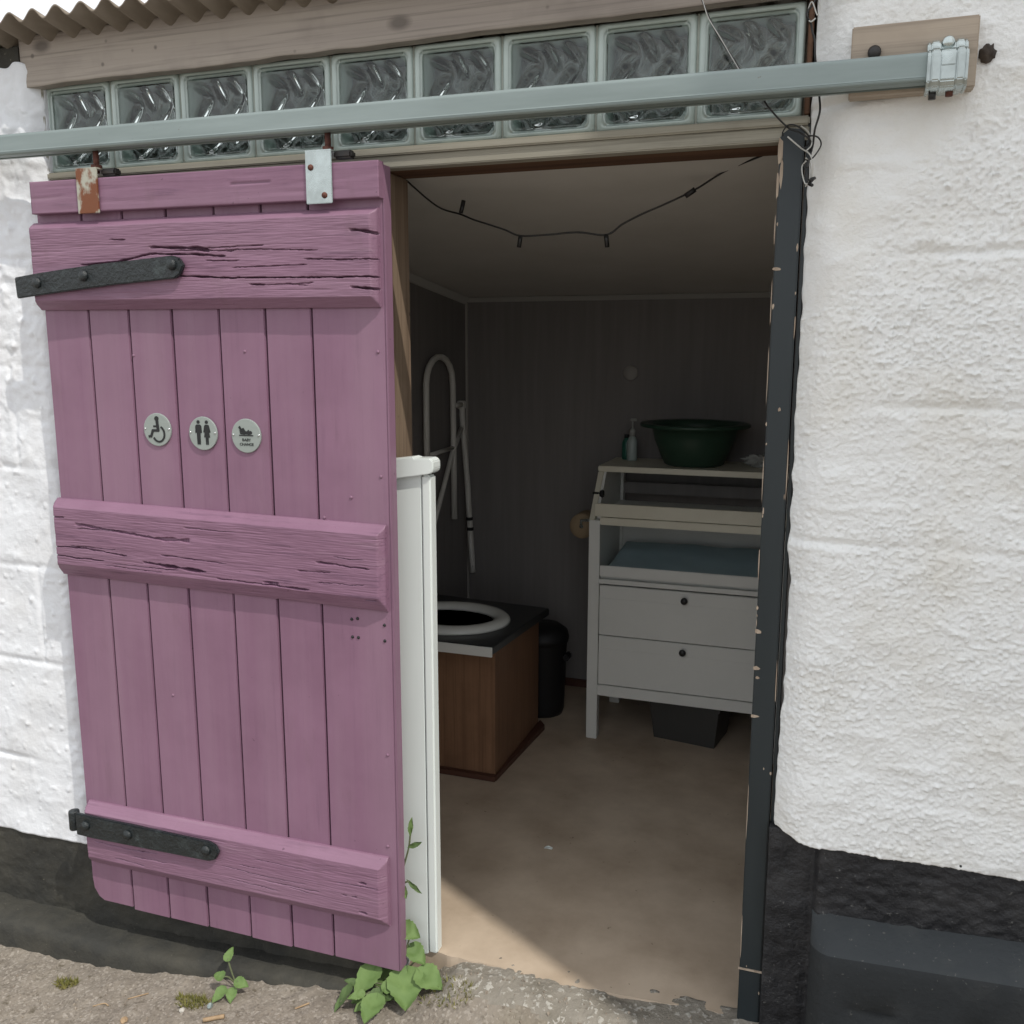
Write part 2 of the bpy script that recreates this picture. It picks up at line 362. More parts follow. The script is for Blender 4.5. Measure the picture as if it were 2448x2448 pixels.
# left facade
LW_J = [.34,.632,.90,1.168,1.43,1.70,1.95]
def left_face(x, z):
    y = -.04
    t_ = (x+.035)/.05
    if t_ > 0: y += .035*min(1, t_)**2
    ro = .35+.65*max(0, min(1, (z-1.15)/.3)); ro = max(ro, max(0, min(1, (x+.10)/.08))*.8)
    y -= (nz(x, 31, z, 60)*.0022+nz(x, 33, z, 26)*.0034+max(0, nz(x, 37, z, 34)-.15)*.010)*ro+nz(x, 35, z*1.5, 7)*.006+max(0, nz(x, 39, z, 55)-.42)*.012
    for i, zj in enumerate(LW_J): y += max(0, 1-abs(z-zj-.006*nz(x, i, 0, 5))/.013)*.006*max(0, .6+nz(x, i*2.3, 9, 5))
    for xj, z0, z1 in ((-.14, 1.168, 1.43), (-.11, .632, .90)):
        if z0 < z < z1: y += max(0, 1-abs(x-xj)/.012)*.004
    return y
mb = MB().relief(rng(-1.4, -.42, .1)+rng(-.4, .014, .0042), rng(.108, 2.15, .0046), left_face, .10)
for v in mb.bm.verts:
    if v.co.z < .15: v.co.z += (.15-v.co.z)/.042*.005*nz(v.co.x, 2, 0, 15)
    if v.co.z > 2.10: v.co.z += (v.co.z-2.10)/.05*(.02*nz(v.co.x, 2, 0, 18))
mb.build('facade_wall', M['render_left'], bld)
mb = MB().relief(rng(.02, .875, .02), rng(.108, 1.876, .02), lambda x, z: .02+.003*nz(x, 41, z, 12), .10); mb.build('infill_wall', M['render_left'], bld)
mb = MB().relief(rng(-1.4, -.42, .1)+rng(-.4, .922, .008), rng(-.25, .116, .008), lambda x, z: -.036-.004*nz(x, 43, z, 22)-.003*nz(x, 45, z, 60) if x < .915 else .0, .10)
mb.build('painted_base', M['old_plinth'], bld)
t = bmesh.new(); rows = []; prof = [(.02,-.3),(-.150,-.3),(-.142,-.19),(-.136,-.145),(-.129,-.124),(-.112,-.117),(-.08,-.114),(-.05,-.111),(.02,-.108)]
for x in rng(-1.4, -.5, .15)+rng(-.48, .92, .012):
    row = []
    for i, (y, z) in enumerate(prof):
        n = .005*nz(x, y*5, z, 11)+.004*nz(x, y*5, z, 33); q_ = max(0, min(1, (x-.15)/.7)); row.append(t.verts.new((x, (y-(n if 0 < i < 8 else 0))*(1-.24*q_), z+(n if i > 2 else 0)+.035*q_)))
    rows.append(row)
for a, b in zip(rows, rows[1:]):
    for i in range(len(prof)-1): t.faces.new((a[i], b[i], b[i+1], a[i+1]))
t.faces.new(rows[0]); t.faces.new(rows[-1][::-1]); bmesh.ops.recalc_face_normals(t, faces=t.faces[:])
mb = MB(); mb.add(t, True); mb.build('plinth', M['old_plinth'], bld)
# fascia board and wall plate stub
def fas(x, z):
    y = -.034
    return y+.0006*nz(x*.3, 51, z*4, 40)
mb = MB().relief(rng(-.026, 1.83, .01), rng(2.100, 2.215, .006), fas, -.006)
for v in mb.bm.verts:
    if v.co.z < 2.12: v.co.z += .004*nz(v.co.x, 0, 0, 3)+.002*nz(v.co.x, 3, 0, 15)
    v.co.z += .010*(v.co.x/1.8)
mb.build('fascia_board', M['fascia'], bld)
MB().box(-1.4, -.03, -.03, .06, 2.145, 2.2, .004).build('wall_plate', M['old_plinth'], bld)
# corrugated roof, falling to the back
t = bmesh.new(); rows = []; pitch = .0692; ns = 14; x0 = -.9; rows = []
xsr = [x0+i*pitch/ns for i in range(int(3.0/pitch)*ns)]
for thick in (0, .004):
    for y in (-.120, -.05, .1, 1., 2.2):
        rows.append([t.verts.new((x, y+(.004*nz(x, 0, 0, 9) if y < -.1 else 0), 2.224-.19*(y+.12)+.0115*math.cos((x-.038)*2*math.pi/pitch)+thick+.002*nz(x, y, 0, 3))) for x in xsr])
for k in (0, 5):
    for j in range(4):
        for i in range(len(xsr)-1): t.faces.new((rows[k+j][i], rows[k+j][i+1], rows[k+j+1][i+1], rows[k+j+1][i]))
for i in range(len(xsr)-1): t.faces.new((rows[0][i], rows[5][i], rows[5][i+1], rows[0][i+1]))
bmesh.ops.recalc_face_normals(t, faces=t.faces[:]); mb = MB(); mb.add(t, True); mb.build('roof', M['tin'], bld)
# lintel under the blocks
MB().box(0, 1.813, -.014, .13, 1.888, 1.9045, .003).build('block_sill', M['lintel'], bld)
MB().box(0, 1.813, -.008, .028, 1.862, 1.8875, .0025).build('lintel', M['lintel'], bld)
MB().box(.02, 1.813, .0285, .13, 1.863, 1.887, .002).build('head_beam', M['head'], bld)
MB().box(.0, .012, -.012, .1, 1.906, 2.12, .002).build('side_trim', M['lintel'], bld)
MB().box(1.802, 1.8115, -.012, .1, 1.906, 2.12, .002).build('side_trim', M['head'], bld)
# glass blocks: hollow pale rim, wavy panes
def block_meshes():
    mb = MB(); W = .1945/2; I = .0825; H = .101
    t = bmesh.new()
    def ringverts(hw, hh, y, rad, n=4):
        out = []
        for cx, cz, a0 in ((hw-rad, hh-rad, 0), (-(hw-rad), hh-rad, 90), (-(hw-rad), -(hh-rad), 180), (hw-rad, -(hh-rad), 270)):
            for k in range(n+1):
                a = math.radians(a0+90*k/n); out.append(t.verts.new((cx+rad*math.cos(a), y, cz+rad*math.sin(a))))
        return out
    prof = [(W, H, .08, .004), (W, H, .004, .006), (W-.004, H-.004, 0, .008), (W-.009, H-.009, .0015, .010), (W-.012, H-.012, .004, .012), (I+.003, I+.009, .003, .016), (I, I+.006, .008, .018), (I-.004, I+.002, .011, .02), (I-.004, I+.002, .075, .02), (I, I+.006, .08, .02)]
    rings = [ringverts(*p) for p in prof]
    for a, b in zip(rings, rings[1:]+rings[:1]):
        n = len(a)
        for k in range(n): t.faces.new((a[k], a[(k+1) % n], b[(k+1) % n], b[k]))
    bmesh.ops.recalc_face_normals(t, faces=t.faces[:]); mb.add(t, True)
    pm = MB()
    def wave(x, z):
        q = 0
        for (cx, cz, ang, ln, wd, h) in ((-.048,.004,50,.042,.0125,.0052),(.036,.004,46,.042,.012,.0050),(.004,.052,-60,.030,.010,.0050),(.048,.058,-52,.026,.009,.0042),(-.040,.060,-30,.026,.008,.0036),(.0,-.048,38,.045,.012,.0040),(-.045,-.056,-38,.030,.010,.0036),(.052,-.040,52,.030,.010,.0040)):
            a = math.radians(ang); dx, dz = x-cx, z-cz; p = dx*math.cos(a)+dz*math.sin(a); s_ = -dx*math.sin(a)+dz*math.cos(a)
            q += 1.75*h*math.exp(-abs(p/ln)**3-(s_/(.9*wd))**2)
        e = max(abs(x)/.0795, abs(z)/.0835); fade = max(0, min(1, (1-e)/.12))
        return (q+.0020*nz(x, 0, z, 17))*fade
    for yf, yb, sg in ((.0065, .0135, 1), (.074, .067, -1)):
        t = bmesh.new(); n = 60; A = []; B = []
        for i in range(n+1):
            x = -.0795+.159*i/n
            A.append([t.verts.new((x, yf, -.0835+.167*j/n)) for j in range(n+1)])
            B.append([t.verts.new((x, yb+sg*wave(x*(1 if sg > 0 else -1), -.0835+.167*j/n), -.0835+.167*j/n)) for j in range(n+1)])
        for g in (A, B):
            for i in range(n):
                for j in range(n): t.faces.new((g[i][j], g[i+1][j], g[i+1][j+1], g[i][j+1]))
        for i in range(n):
            for (a, b) in ((0, 0), (n, n)):
                t.faces.new((A[i][a], A[i+1][a], B[i+1][a], B[i][a])); t.faces.new((A[a][i], A[a][i+1], B[a][i+1], B[a][i]))
        bmesh.ops.recalc_face_normals(t, faces=t.faces[:]); pm.add(t, True)
    return mb, pm
a, b = block_meshes()
gb = a.build('glass_block', M['glass_rim'], bld); pn = b.build('pane', M['glass'], gb)
gb.location = (.103,.0,2.0065)
for k in range(1, 9):
    g2 = gb.copy(); C.objects.link(g2); g2.location = (.1035+.1995*k, 0, 2.0065)
    p2 = pn.copy(); C.objects.link(p2); p2.parent = g2; p2.matrix_parent_inverse = Matrix()
for k in range(1, 9): MB().box(.0037+.1995*k-.0022, .0037+.1995*k+.0022, .006, .075, 1.906, 2.107).build('grout_joint', M['mortar'], bld)
# door frame pieces
jb = [(1.7595,-.03),(1.8065,-.03),(1.8065,1.880),(1.780,1.884),(1.7625,1.872)]
def jamb(x, z): return -.012+.0008*nz(x, 61, z, 20)
mb = MB().prism(jb, -.014, .04, 'xz', .0025)
for v in mb.bm.verts: v.co.x += .0016*nz(0, 2, v.co.z, 5)
jm = mb.build('door_jamb', M['slate'], bld)
MB().box(1.8085, 1.8155, -.004, .06, .30, 1.89, .001).build('frame_strip', M['slate'], bld)
MB().box(1.757, 1.8085, -.0165, -.0135, .135, .139).build('jamb_splice', M['bare'], jm)
for i, (x, z, w, h) in enumerate(((1.7605,.955,.007,.0095),(1.7625,.906,.018,.010),(1.7625,.826,.020,.009),(1.768,.806,.008,.007),(1.764,.722,.022,.0065),(1.7655,1.628,.018,.006),(1.7635,1.845,.010,.05),(1.7608,1.78,.005,.05),(1.7665,1.80,.006,.055),(1.785,1.36,.006,.008),(1.804,.60,.004,.006),(1.7598, 1.7, 0.0022, 0.06999999999999999),(1.7594, 1.56, 0.0019, 0.08399999999999999),(1.7592, 1.42, 0.0019, 0.11199999999999999),(1.7596, 1.22, 0.0019, 0.105),(1.7598, 1.05, 0.0022, 0.06999999999999999),(1.8055,1.52,.0025,.05),(1.8055,1.25,.002,.12),(1.8058,.80,.002,.10),(1.7608000000000001, 0.5, 0.0015, 0.126),(1.7608000000000001, 0.22, 0.0019, 0.098))):
    pts = []
    for k in range(9):
        a = 2*math.pi*k/9; q = .75+.5*random.random()
        pts.append((max(1.7588, x+math.cos(a)*w*.5*q), z+math.sin(a)*h*.5*q))
    MB().prism(pts, -.0146, -.0138, 'xz').build('paint_chip', M['bare'], jm)
random.seed(21)
for i in range(15):
    ed = random.random(); z = random.uniform(.05, 1.85)
    x = 1.7605+random.random()*.004 if ed < .45 else (1.8055-random.random()*.003 if ed < .75 else random.uniform(1.766, 1.80))
    w, h = random.uniform(.0015, .005), random.uniform(.002, .011 if ed < .75 else .004)
    MB().prism([(max(1.7588, min(1.8072, x+math.cos(k*1.05)*w*.5*random.uniform(.5, 1.4))), z+math.sin(k*1.05)*h*random.uniform(.4, 1.1)) for k in range(6)], -.0145, -.0138, 'xz').build('paint_chip', M['bare'], jm)
random.seed(7)
MB().box(.85, .925, .036, .13, -.02, 1.862, .004).build('door_post', M['post'], bld)
# interior shell
def cz(y): return 1.690+.104*(1.9-y)
t = bmesh.new(); rows = []
for y in rng(.105, 1.9, .05): rows.append([t.verts.new((x, y, cz(y)+dz)) for x, dz in ((.30,0),(2.75,0),(2.75,.02),(.30,.02))])
for a, b in zip(rows, rows[1:]):
    for i in range(4): t.faces.new((a[i], b[i], b[(i+1) % 4], a[(i+1) % 4]))
bmesh.ops.recalc_face_normals(t, faces=t.faces[:]); mb = MB(); mb.add(t, False); mb.build('ceiling', M['ceiling'], bld)
MB().box(.30, .353, .105, 1.96, -.02, 2.2).build('interior_wall', M['wallpaper'], bld)
MB().box(-.06, .2995, .105, 2.0, -.02, .0).build('void_floor', M['head'], bld)
MB().box(-.10, -.061, .105, 2.0, -.02, 2.16).build('interior_wall', M['head'], bld)
MB().box(-.06, .2995, 1.9, 1.96, .001, 1.85).build('interior_wall', M['head'], bld)
MB().box(.353, 2.75, 1.9, 1.96, -.02, 1.84).build('interior_wall', M['wallpaper'], bld)
MB().box(2.70, 2.76, .105, 1.9, -.02, 2.2).build('interior_wall', M['wallpaper'], bld)
MB().box(1.8125, 2.70, .1005, .125, -.02, 2.2).build('interior_wall', M['wallpaper'], bld)
MB().prism([(1.899,1.672),(1.899,1.688),(1.872,1.692),(1.868,1.6895)], .36, 2.69, 'yz').build('ceiling_cove', M['cove'], bld)
t = bmesh.new(); A = []
for y in rng(.14, 1.88, .1): A.append([t.verts.new(p) for p in ((.3535,y,cz(y)-.028),(.362,y,cz(y)-.024),(.382,y,cz(y)-.003),(.3535,y,cz(y)-.002))])
for a, b in zip(A, A[1:]):
    for i in range(4): t.faces.new((a[i], b[i], b[(i+1) % 4], a[(i+1) % 4]))
bmesh.ops.recalc_face_normals(t, faces=t.faces[:]); mb = MB(); mb.add(t); mb.build('ceiling_cove', M['cove'], bld)
MB().box(.3535, .362, 1.888, 1.8995, 0, 1.67).build('corner_strip', M['strip'], bld)
MB().box(.363, 2.69, 1.886, 1.8995, 0.001, .035, .002).build('skirting', M['skirt'], bld)

# ------------------------------------------------------------------ ground and floor
GK = [(-.3,-.190),(0,-.182),(.4,-.142),(.65,-.110),(.8,-.095),(1.0,-.078),(1.2,-.060),(1.5,-.035),(1.9,.030)]
def gz(x, y):
    z = GK[0][1] if x < GK[0][0] else GK[-1][1]
    for (a, p), (b, q) in zip(GK, GK[1:]):
        if a <= x <= b: z = p+(q-p)*(x-a)/(b-a)
    return z-.02*max(0, min(1, (-y-.2)/1.5))
def th(x, y):   # worn concrete lip in front of the doorway
    k = min(1, max(0, (x-.99)/.12)); k2 = min(1, max(0, (y+.20-.03*nz(x, 0, 0, 7))/.15))
    return k*k2*k2*(3-2*k2)
def gfull(x, y, fine=True):
    z = gz(x, y); k = th(x, y); top = -.002
    z = z*(1-k)+max(z, top)*k if x < 1.80 else z
    if fine: z += nz(x, y, 0, 7)*.008+nz(x, y, 3, 25)*.0045+nz(x, y, 6, 70)*.0022+max(0, nz(x, y, 9, 45)-.25)*.012
    return z
t = bmesh.new()
gx = [-300,-60,-12,-3]+rng(-1.0, 2.5, .0075)+[4, 12, 60, 300]; gy = [-300,-60,-12,-4,-2,-1.2]+rng(-.8, .03, .0075)+[.06, 2.2, 12, 60, 300]
G_ = []
for x in gx: G_.append([t.verts.new((x, y, (min(gz(x, y), -.06) if y > .04 else gfull(x, y)) if y > -1.3 and -2 < x < 3 else gz(x, y))) for y in gy])
for i in range(len(gx)-1):
    for j in range(len(gy)-1): t.faces.new((G_[i][j], G_[i+1][j], G_[i+1][j+1], G_[i][j+1]))
mb = MB(); mb.add(t, True); g = struct(mb.build('ground', M['ground']))
g.data.materials.append(M['threshold'])
for p in g.data.polygons:
    c = p.center
    if -1 < c.x < 2.4 and c.y > -.3 and .93 < c.x < 1.83 and th(c.x, c.y)+.35*nz(c.x, c.y, 0, 14) > .55: p.material_index = 1
t = bmesh.new(); fx = rng(.93, 1.80, .01)
a = [t.verts.new((x, -.006+.02*nz(x, 0, 0, 6)+.010*nz(x, 3, 0, 24)-.015*math.exp(-((x-1.33)/.16)**2)+.03*max(0,(x-1.6)/.2), .0)) for x in fx]; b = [t.verts.new((x, .14, .0)) for x in fx]
for i in range(len(fx)-1): t.faces.new((a[i], a[i+1], b[i+1], b[i]))
sk = [t.verts.new((v.co.x, v.co.y-.004, -.13)) for v in a]
for i in range(len(fx)-1): t.faces.new((sk[i], sk[i+1], a[i+1], a[i]))
q = [t.verts.new(p) for p in ((.30,.14,0),(.93,.14,0),(1.80,.14,0),(2.76,.14,0),(2.76,1.95,0),(.30,1.95,0))]
t.faces.new((q[0], q[1], *b[1:-1], q[2], q[3], q[4], q[5])) if False else t.faces.new((q[0], q[3], q[4], q[5]))
bmesh.ops.recalc_face_normals(t, faces=t.faces[:]); mb = MB(); mb.add(t)
o = mb.build('floor', M['floor']); struct(o); o.location.z = .001

# ------------------------------------------------------------------ sliding door
door = thing('sliding_door', (.5,-.085,-.005), 'purple ledged plank door hanging from a rail on two metal brackets', 'door')
gr = [.052,.185,.3035,.4255,.555,.677,.795,.974]
bots = [-.002,-.008,-.007,-.006,-.007,-.005,-.004]
mb = MB()
for i in range(7):
    x0_, x1_ = gr[i]+(.0023 if i else 0), gr[i+1]-(.0023 if i < 6 else 0)
    if i == 0:
        pts = [(x0_, 1.852), (x0_, .06), (x0_+.004, .03), (x0_+.018, .008), (x0_+.035, bots[0]), (x1_, bots[0]), (x1_, 1.852)]
        mb.prism(pts, -.1, -.074, 'xz', .0016)
    else: mb.box(x0_, x1_, -.1+.0012*random.uniform(-1, 1), -.074, bots[i], 1.852, .0018)
mb.box(.06, .97, -.0745, -.070, .02, 1.84)
mb.build('plank_panel', M['purple_v'], door)
def ledge(x0, x1, z0, z1, ct, cb, cracks, seed, bevr=.012, skew=0, skew2=0):
    xs = rng(x0, x1, .0028); zs = rng(z0, z1, .0011)
    rs = random.Random(seed)
    hair = []
    for q in range(9):
        xa = rs.uniform(x0, x1-.12); ln = rs.uniform(.04, .20); zz = rs.uniform(z0+.03, z1-.028); zb = zz+rs.uniform(-.006, .004)
        hair.append(([(xa, zz), (xa+ln*.5, (zz+zb)/2+rs.uniform(-.001, .001)), (min(x1, xa+ln), zb)], .0017, rs.uniform(.003, .008)))
    cracks = [(p, w, d, min(q[1] for q in p)-.014, max(q[1] for q in p)+.014) for p, w, d in list(cracks)+hair]
    def fn(x, z):
        h = .0285
        h = min(h, .006+(z1-z)*(.0225/ct), .006+(z-z0)*(.0225/cb), .012+(x1-x)*(.0165/bevr), .02+(x-x0)*2)
        h -= max(0, nz(x*.5, seed, z*3, 12)-.1)*.0022+max(0, nz(x*.25, seed+3, z*9, 22)-.3)*.0022+.0006*nz(x*.4,seed,z*6,60)
        for pts, w, dep, lo, hi in cracks:
            if z < lo or z > hi: continue
            for (xa, za), (xb, zb) in zip(pts, pts[1:]):
                if xa <= x <= xb:
                    tt = (x-xa)/(xb-xa); zc = za+(zb-za)*tt+.0018*nz(x, seed, 0, 30)+.0009*nz(x, seed, 4, 110)
                    ww = .62*w*(.4+1.3*abs(nz(x, seed+9, 0, 14))+.5*abs(nz(x, seed+9, 0, 45)))
                    d = abs(z-zc)/ww
                    if d < 1.3: h -= dep*1.55*min(1, max(0, 1.3-d)*1.8)*min(1, (x-pts[0][0])/.012+.1, (pts[-1][0]-x)/.012+(.1 if pts[-1][0] < x1-.01 else 1))
        return -.1-max(.0012, h)
    mb = MB().relief(xs, zs, fn, -.0995)
    for v in mb.bm.verts: v.co.z += skew+(skew2-skew)*(v.co.x-x0)/(x1-x0)
    return mb
L1 = ledge(.048, .966, 1.566, 1.770, .016, .022, [
    ([(.20,1.668),(.30,1.672),(.40,1.688),(.52,1.684),(.60,1.678)], .0035, .012), ([(.40,1.703),(.46,1.700),(.53,1.697),(.56,1.690)], .006, .014),
    ([(.44,1.640),(.60,1.632),(.75,1.630),(.966,1.628)], .0028, .016), ([(.60,1.692),(.72,1.690)], .002, .006),
    ([(.91,1.724),(.935,1.722),(.966,1.716)], .006, .013), ([(.91,1.608),(.94,1.605),(.966,1.603)], .005, .015), ([(.66,1.617),(.70,1.615)], .003, .01),
    ([(.80,1.668),(.90,1.664),(.966,1.664)], .0022, .008), ([(.70,1.615),(.82,1.618)], .002, .005)], 3, .010, .002, -.003)
L1.build('ledge', M['purple_h'], door)
L2 = ledge(.048, .967, .906, 1.103, .020, .033, [
    ([(.05,.982),(.12,.985),(.20,.982),(.27,.976)], .0032, .012), ([(.05,.960),(.12,.958),(.20,.958)], .0028, .012), ([(.32,.966),(.40,.962),(.50,.958)], .005, .016),
    ([(.12,1.045),(.25,1.036),(.36,1.028),(.46,1.030)], .006, .006), ([(.53,.946),(.60,.945),(.70,.944),(.78,.942)], .003, .009), ([(.66,.950),(.70,.949)], .004, .012),
    ([(.80,1.010),(.90,1.006),(.935,1.004)], .004, .007), ([(.910,1.006),(.930,1.005)], .005, .014), ([(.05,1.058),(.085,1.058)], .004, .009), ([(.92,.932),(.95,.934)], .0035, .01)], 8, .012, .003, -.010)
L2.build('ledge', M['purple_h'], door)
L3 = ledge(.067, .953, .112, .290, .022, .028, [
    ([(.10,.190),(.20,.186),(.30,.190)], .002, .006), ([(.50,.196),(.62,.190),(.74,.192)], .0018, .005), ([(.60,.232),(.75,.230)], .0015, .004),
    ([(.885,.226),(.905,.225)], .0035, .012), ([(.84,.184),(.852,.184)], .003, .012), ([(.865,.186),(.878,.186)], .003, .012), ([(.885,.150),(.905,.148)], .0035, .012)], 14, .016, .0, .004)
L3.build('ledge', M['purple_h'], door)
def tbf(x, z): return -.122+max(0, nz(x*.3, 71, z*5, 20))*.0015+ (.003 if abs(z-1.828-.004*nz(x,0,0,12)) < .0015 and .62 < x < .72 else 0)
mb = MB().relief(rng(.060, .977, .004), rng(1.786, 1.859, .003), tbf, -.0995)
for v in mb.bm.verts: v.co.z += .004-.006*(v.co.x-.06)/.917
mb.build('top_board', M['purple_h'], door)
MB().box(.9743, .9785, -.1005, -.070, .0, 1.852, .0012).build('edge_strip', M['purple_v'], door)
for (x, z) in ((.872,.868),(.887,.871),(.873,.826),(.888,.826),(.955,.862),(.955,.825)):
    MB().lathe([(.0001,-.1025),(.0032,-.1022),(.004,-.1005)], (x, 0, z), 8, 'y').build('screw_hole', M['ink'], door)
for (x, z) in ((.31,1.46),(.62,1.47),(.81,1.10),(.36,.62),(.955,1.47),(.955,1.20),(.955,.55),(.95,.32),(.88,1.15)):
    MB().lathe([(.0001,-.1028),(.003,-.1024),(.0045,-.1)], (x, 0, z), 8, 'y').build('nail_head', M['purple_h'], door)
def strap(pts, bolts, tube_at, dz):
    mb = MB().prism(pts, -.1415, -.1305, 'xz', .0022)
    o = mb.build('strap_hinge', M['iron'], door)
    for x, z in bolts:
        MB().lathe([(.013,-.1405),(.0125,-.145),(.009,-.149),(.0001,-.1505)], (x, 0, z), 14, 'y').build('bolt', M['iron'], o)
    if tube_at: MB().lathe([(.013,tube_at[1]),(.014,tube_at[1]+.003),(.014,tube_at[2]-.003),(.013,tube_at[2])], (tube_at[0], -.128, 0), 14).build('hinge_barrel', M['iron'], o)
strap([(.008,1.644),(.08,1.6525),(.25,1.668),(.40,1.677),(.468,1.6815),(.486,1.676),(.497,1.659),(.486,1.640),(.472,1.632),(.30,1.6215),(.10,1.604),(.011,1.595)], ((.078,1.630),(.218,1.643),(.468,1.662)), None, 0)
strap([(.052,.267),(.20,.2655),(.35,.2635),(.470,.263),(.490,.256),(.500,.239),(.488,.218),(.468,.2105),(.30,.208),(.10,.205),(.052,.2065)], ((.086,.239),(.222,.238),(.464,.240)), (.036,.214,.266), 0)
def bracket(x0, x1, z0, m, lab=None):
    o = MB().box(x0, x1, -.1275, -.1235, z0, 1.8825, .0012).box(x0, x1, -.1275, -.055, 1.8805, 1.8845, .001).build('hanger_bracket', m, door)
    xc = (x0+x1)/2
    MB().lathe([(.0065,1.875),(.0065,1.93)], (xc+.012, -.105, 0), 10).build('hanger_bolt', M['rust'], o)
    MB().box(x1-.004, x1+.038, -.112, -.088, 1.868, 1.884, .004).build('nut', M['dark_iron'], o)
    MB().lathe([(.013,1.884),(.013,1.893)], (xc+.012, -.105, 0), 6, smooth=False).build('nut', M['rust'], o)
    return o
bA = bracket(.203, .264, 1.784, M['rusty']); bA['label'] = 'rusty hanger bracket'
bB = bracket(.809, .871, 1.777, M['galv']); bB['label'] = 'shiny galvanised hanger bracket with two rusty screws'
for x, z in ((.822,1.850),(.853,1.793)): MB().lathe([(.0068,-.127),(.006,-.1298),(.0001,-.1306)], (x, 0, z), 12, 'y').build('screw', M['rust'], bB)

# door signs: aluminium discs
def stroke(mb, pts, w, c, y0=-.1062, y1=-.1049):
    for (a, b) in zip(pts, pts[1:]):
        a, b = V((a[0], a[1])), V((b[0], b[1])); d = (b-a).normalized(); n = V((-d.y, d.x))*w/2; e = d*w*.25
        mb.prism([tuple(V(c)+a-e+n), tuple(V(c)+b+e+n), tuple(V(c)+b+e-n), tuple(V(c)+a-e-n)], y0-random.random()*.00015, y1, 'xz')
def disc(mb, x, z, r, c, y0=-.1062): mb.prism([(c[0]+x+r*math.cos(k*math.pi/8), c[1]+z+r*math.sin(k*math.pi/8)) for k in range(16)], y0, -.1049, 'xz')
def sign(c, R, label):
    t = thing('door_sign', (c[0], -.1, c[1]), label, 'sign')
    MB().lathe([(R*.99,-.1012),(R,-.1024),(R*.985,-.1048),(R*.96,-.1052),(.0001,-.1052)], (c[0], 0, c[1]), 40, 'y', smooth=False).build('disc', M['sign'], t)
    for sx in (-1, 1): MB().lathe([(.0028,-.1051),(.0024,-.1068),(.0001,-.1072)], (c[0]+sx*R*.86, 0, c[1]+.002), 10, 'y').build('screw', M['screw'], t)
    return t
c1 = (.368,1.2865); t1 = sign(c1, .0395, 'round metal sign showing a wheelchair user on the purple door')
mb = MB(); disc(mb, .000, .0265, .0058, c1); stroke(mb, [(.001,.021),(.003,-.002)], .0075, c1); stroke(mb, [(-.009,.008),(.002,.008)], .0045, c1)
stroke(mb, [(.003,-.002),(-.0125,-.002),(-.018,-.016),(-.024,-.0165)], .0062, c1)
stroke(mb, [(.004+.0165*math.cos(math.radians(a)), -.010+.0185*math.sin(math.radians(a))) for a in range(62, -151, -15)], .0046, c1)
mb.build('wheelchair_symbol', M['ink'], t1)
c2 = (.4975,1.2815); t2 = sign(c2, .0395, 'round metal sign showing a man and a woman on the purple door')
mb = MB(); disc(mb, -.0115, .0265, .0042, c2); disc(mb, .0115, .0265, .0042, c2)
P = lambda ps: [(c2[0]+x, c2[1]+z) for x, z in ps]
mb.prism(P([(-.0165,.0205),(-.0065,.0205),(-.0035,.0175),(-.0025,.001),(-.0058,.001),(-.0062,.012),(-.0072,-.026),(-.0110,-.026),(-.0115,-.004),(-.0120,-.026),(-.0158,-.026),(-.0168,.012),(-.0172,.001),(-.0205,.001),(-.0195,.0175)]), -.1062, -.1049)
mb.prism(P([(.0075,.0205),(.0155,.0205),(.0180,.018),(.0212,.003),(.0186,.002),(.0162,.011),(.0195,-.009),(.0155,-.009),(.0150,-.026),(.0122,-.026),(.0118,-.009),(.0112,-.009),(.0108,-.026),(.0080,-.026),(.0075,-.009),(.0035,-.009),(.0068,.011),(.0044,.002),(.0018,.003),(.005,.018)]), -.1062, -.1049)
mb.build('man_and_woman_symbol', M['ink'], t2)
c3 = (.6155,1.2795); t3 = sign(c3, .0395, 'round metal sign lettered for baby changing on the purple door')
mb = MB(); disc(mb, .0125, .0075, .0042, c3); stroke(mb, [(.008,.0065),(-.004,.0075)], .0075, c3); stroke(mb, [(-.004,.007),(-.0115,.0125),(-.017,.020)], .0050, c3); stroke(mb, [(-.002,.008),(-.0075,.0165)], .0045, c3); stroke(mb, [(-.004,.005),(-.013,.0055),(-.0145,.013)], .0042, c3); stroke(mb, [(.004,.008),(.0075,.0125)], .0034, c3); stroke(mb, [(-.0175,.001),(.0185,.001)], .0026, c3)
mb.build('baby_symbol', M['ink'], t3)
def text(s, x, z, size, y, mat_, parent, name):
    cu = bpy.data.curves.new('txt', 'FONT'); cu.body = s; cu.size = size; cu.align_x = 'CENTER'; cu.extrude = .0004
    o = bpy.data.objects.new('txt', cu); C.objects.link(o)
    bpy.context.view_layer.update()
    me = bpy.data.meshes.new_from_object(o.evaluated_get(bpy.context.evaluated_depsgraph_get()))
    bpy.data.objects.remove(o)
    me.transform(Matrix.Translation((x, y, z)) @ Matrix.Rotation(math.pi/2, 4, 'X'))
    m = bpy.data.objects.new(name, me); C.objects.link(m); me.materials.clear(); me.materials.append(mat_); m.parent = parent
    m.matrix_parent_inverse = Matrix.Translation(-V(parent.location)); return m
text('BABY', c3[0]+.001, c3[1]-.0125, .0098, -.1057, M['ink'], t3, 'lettering')
text('CHANGE', c3[0]+.001, c3[1]-.0225, .0092, -.1057, M['ink'], t3, 'lettering')

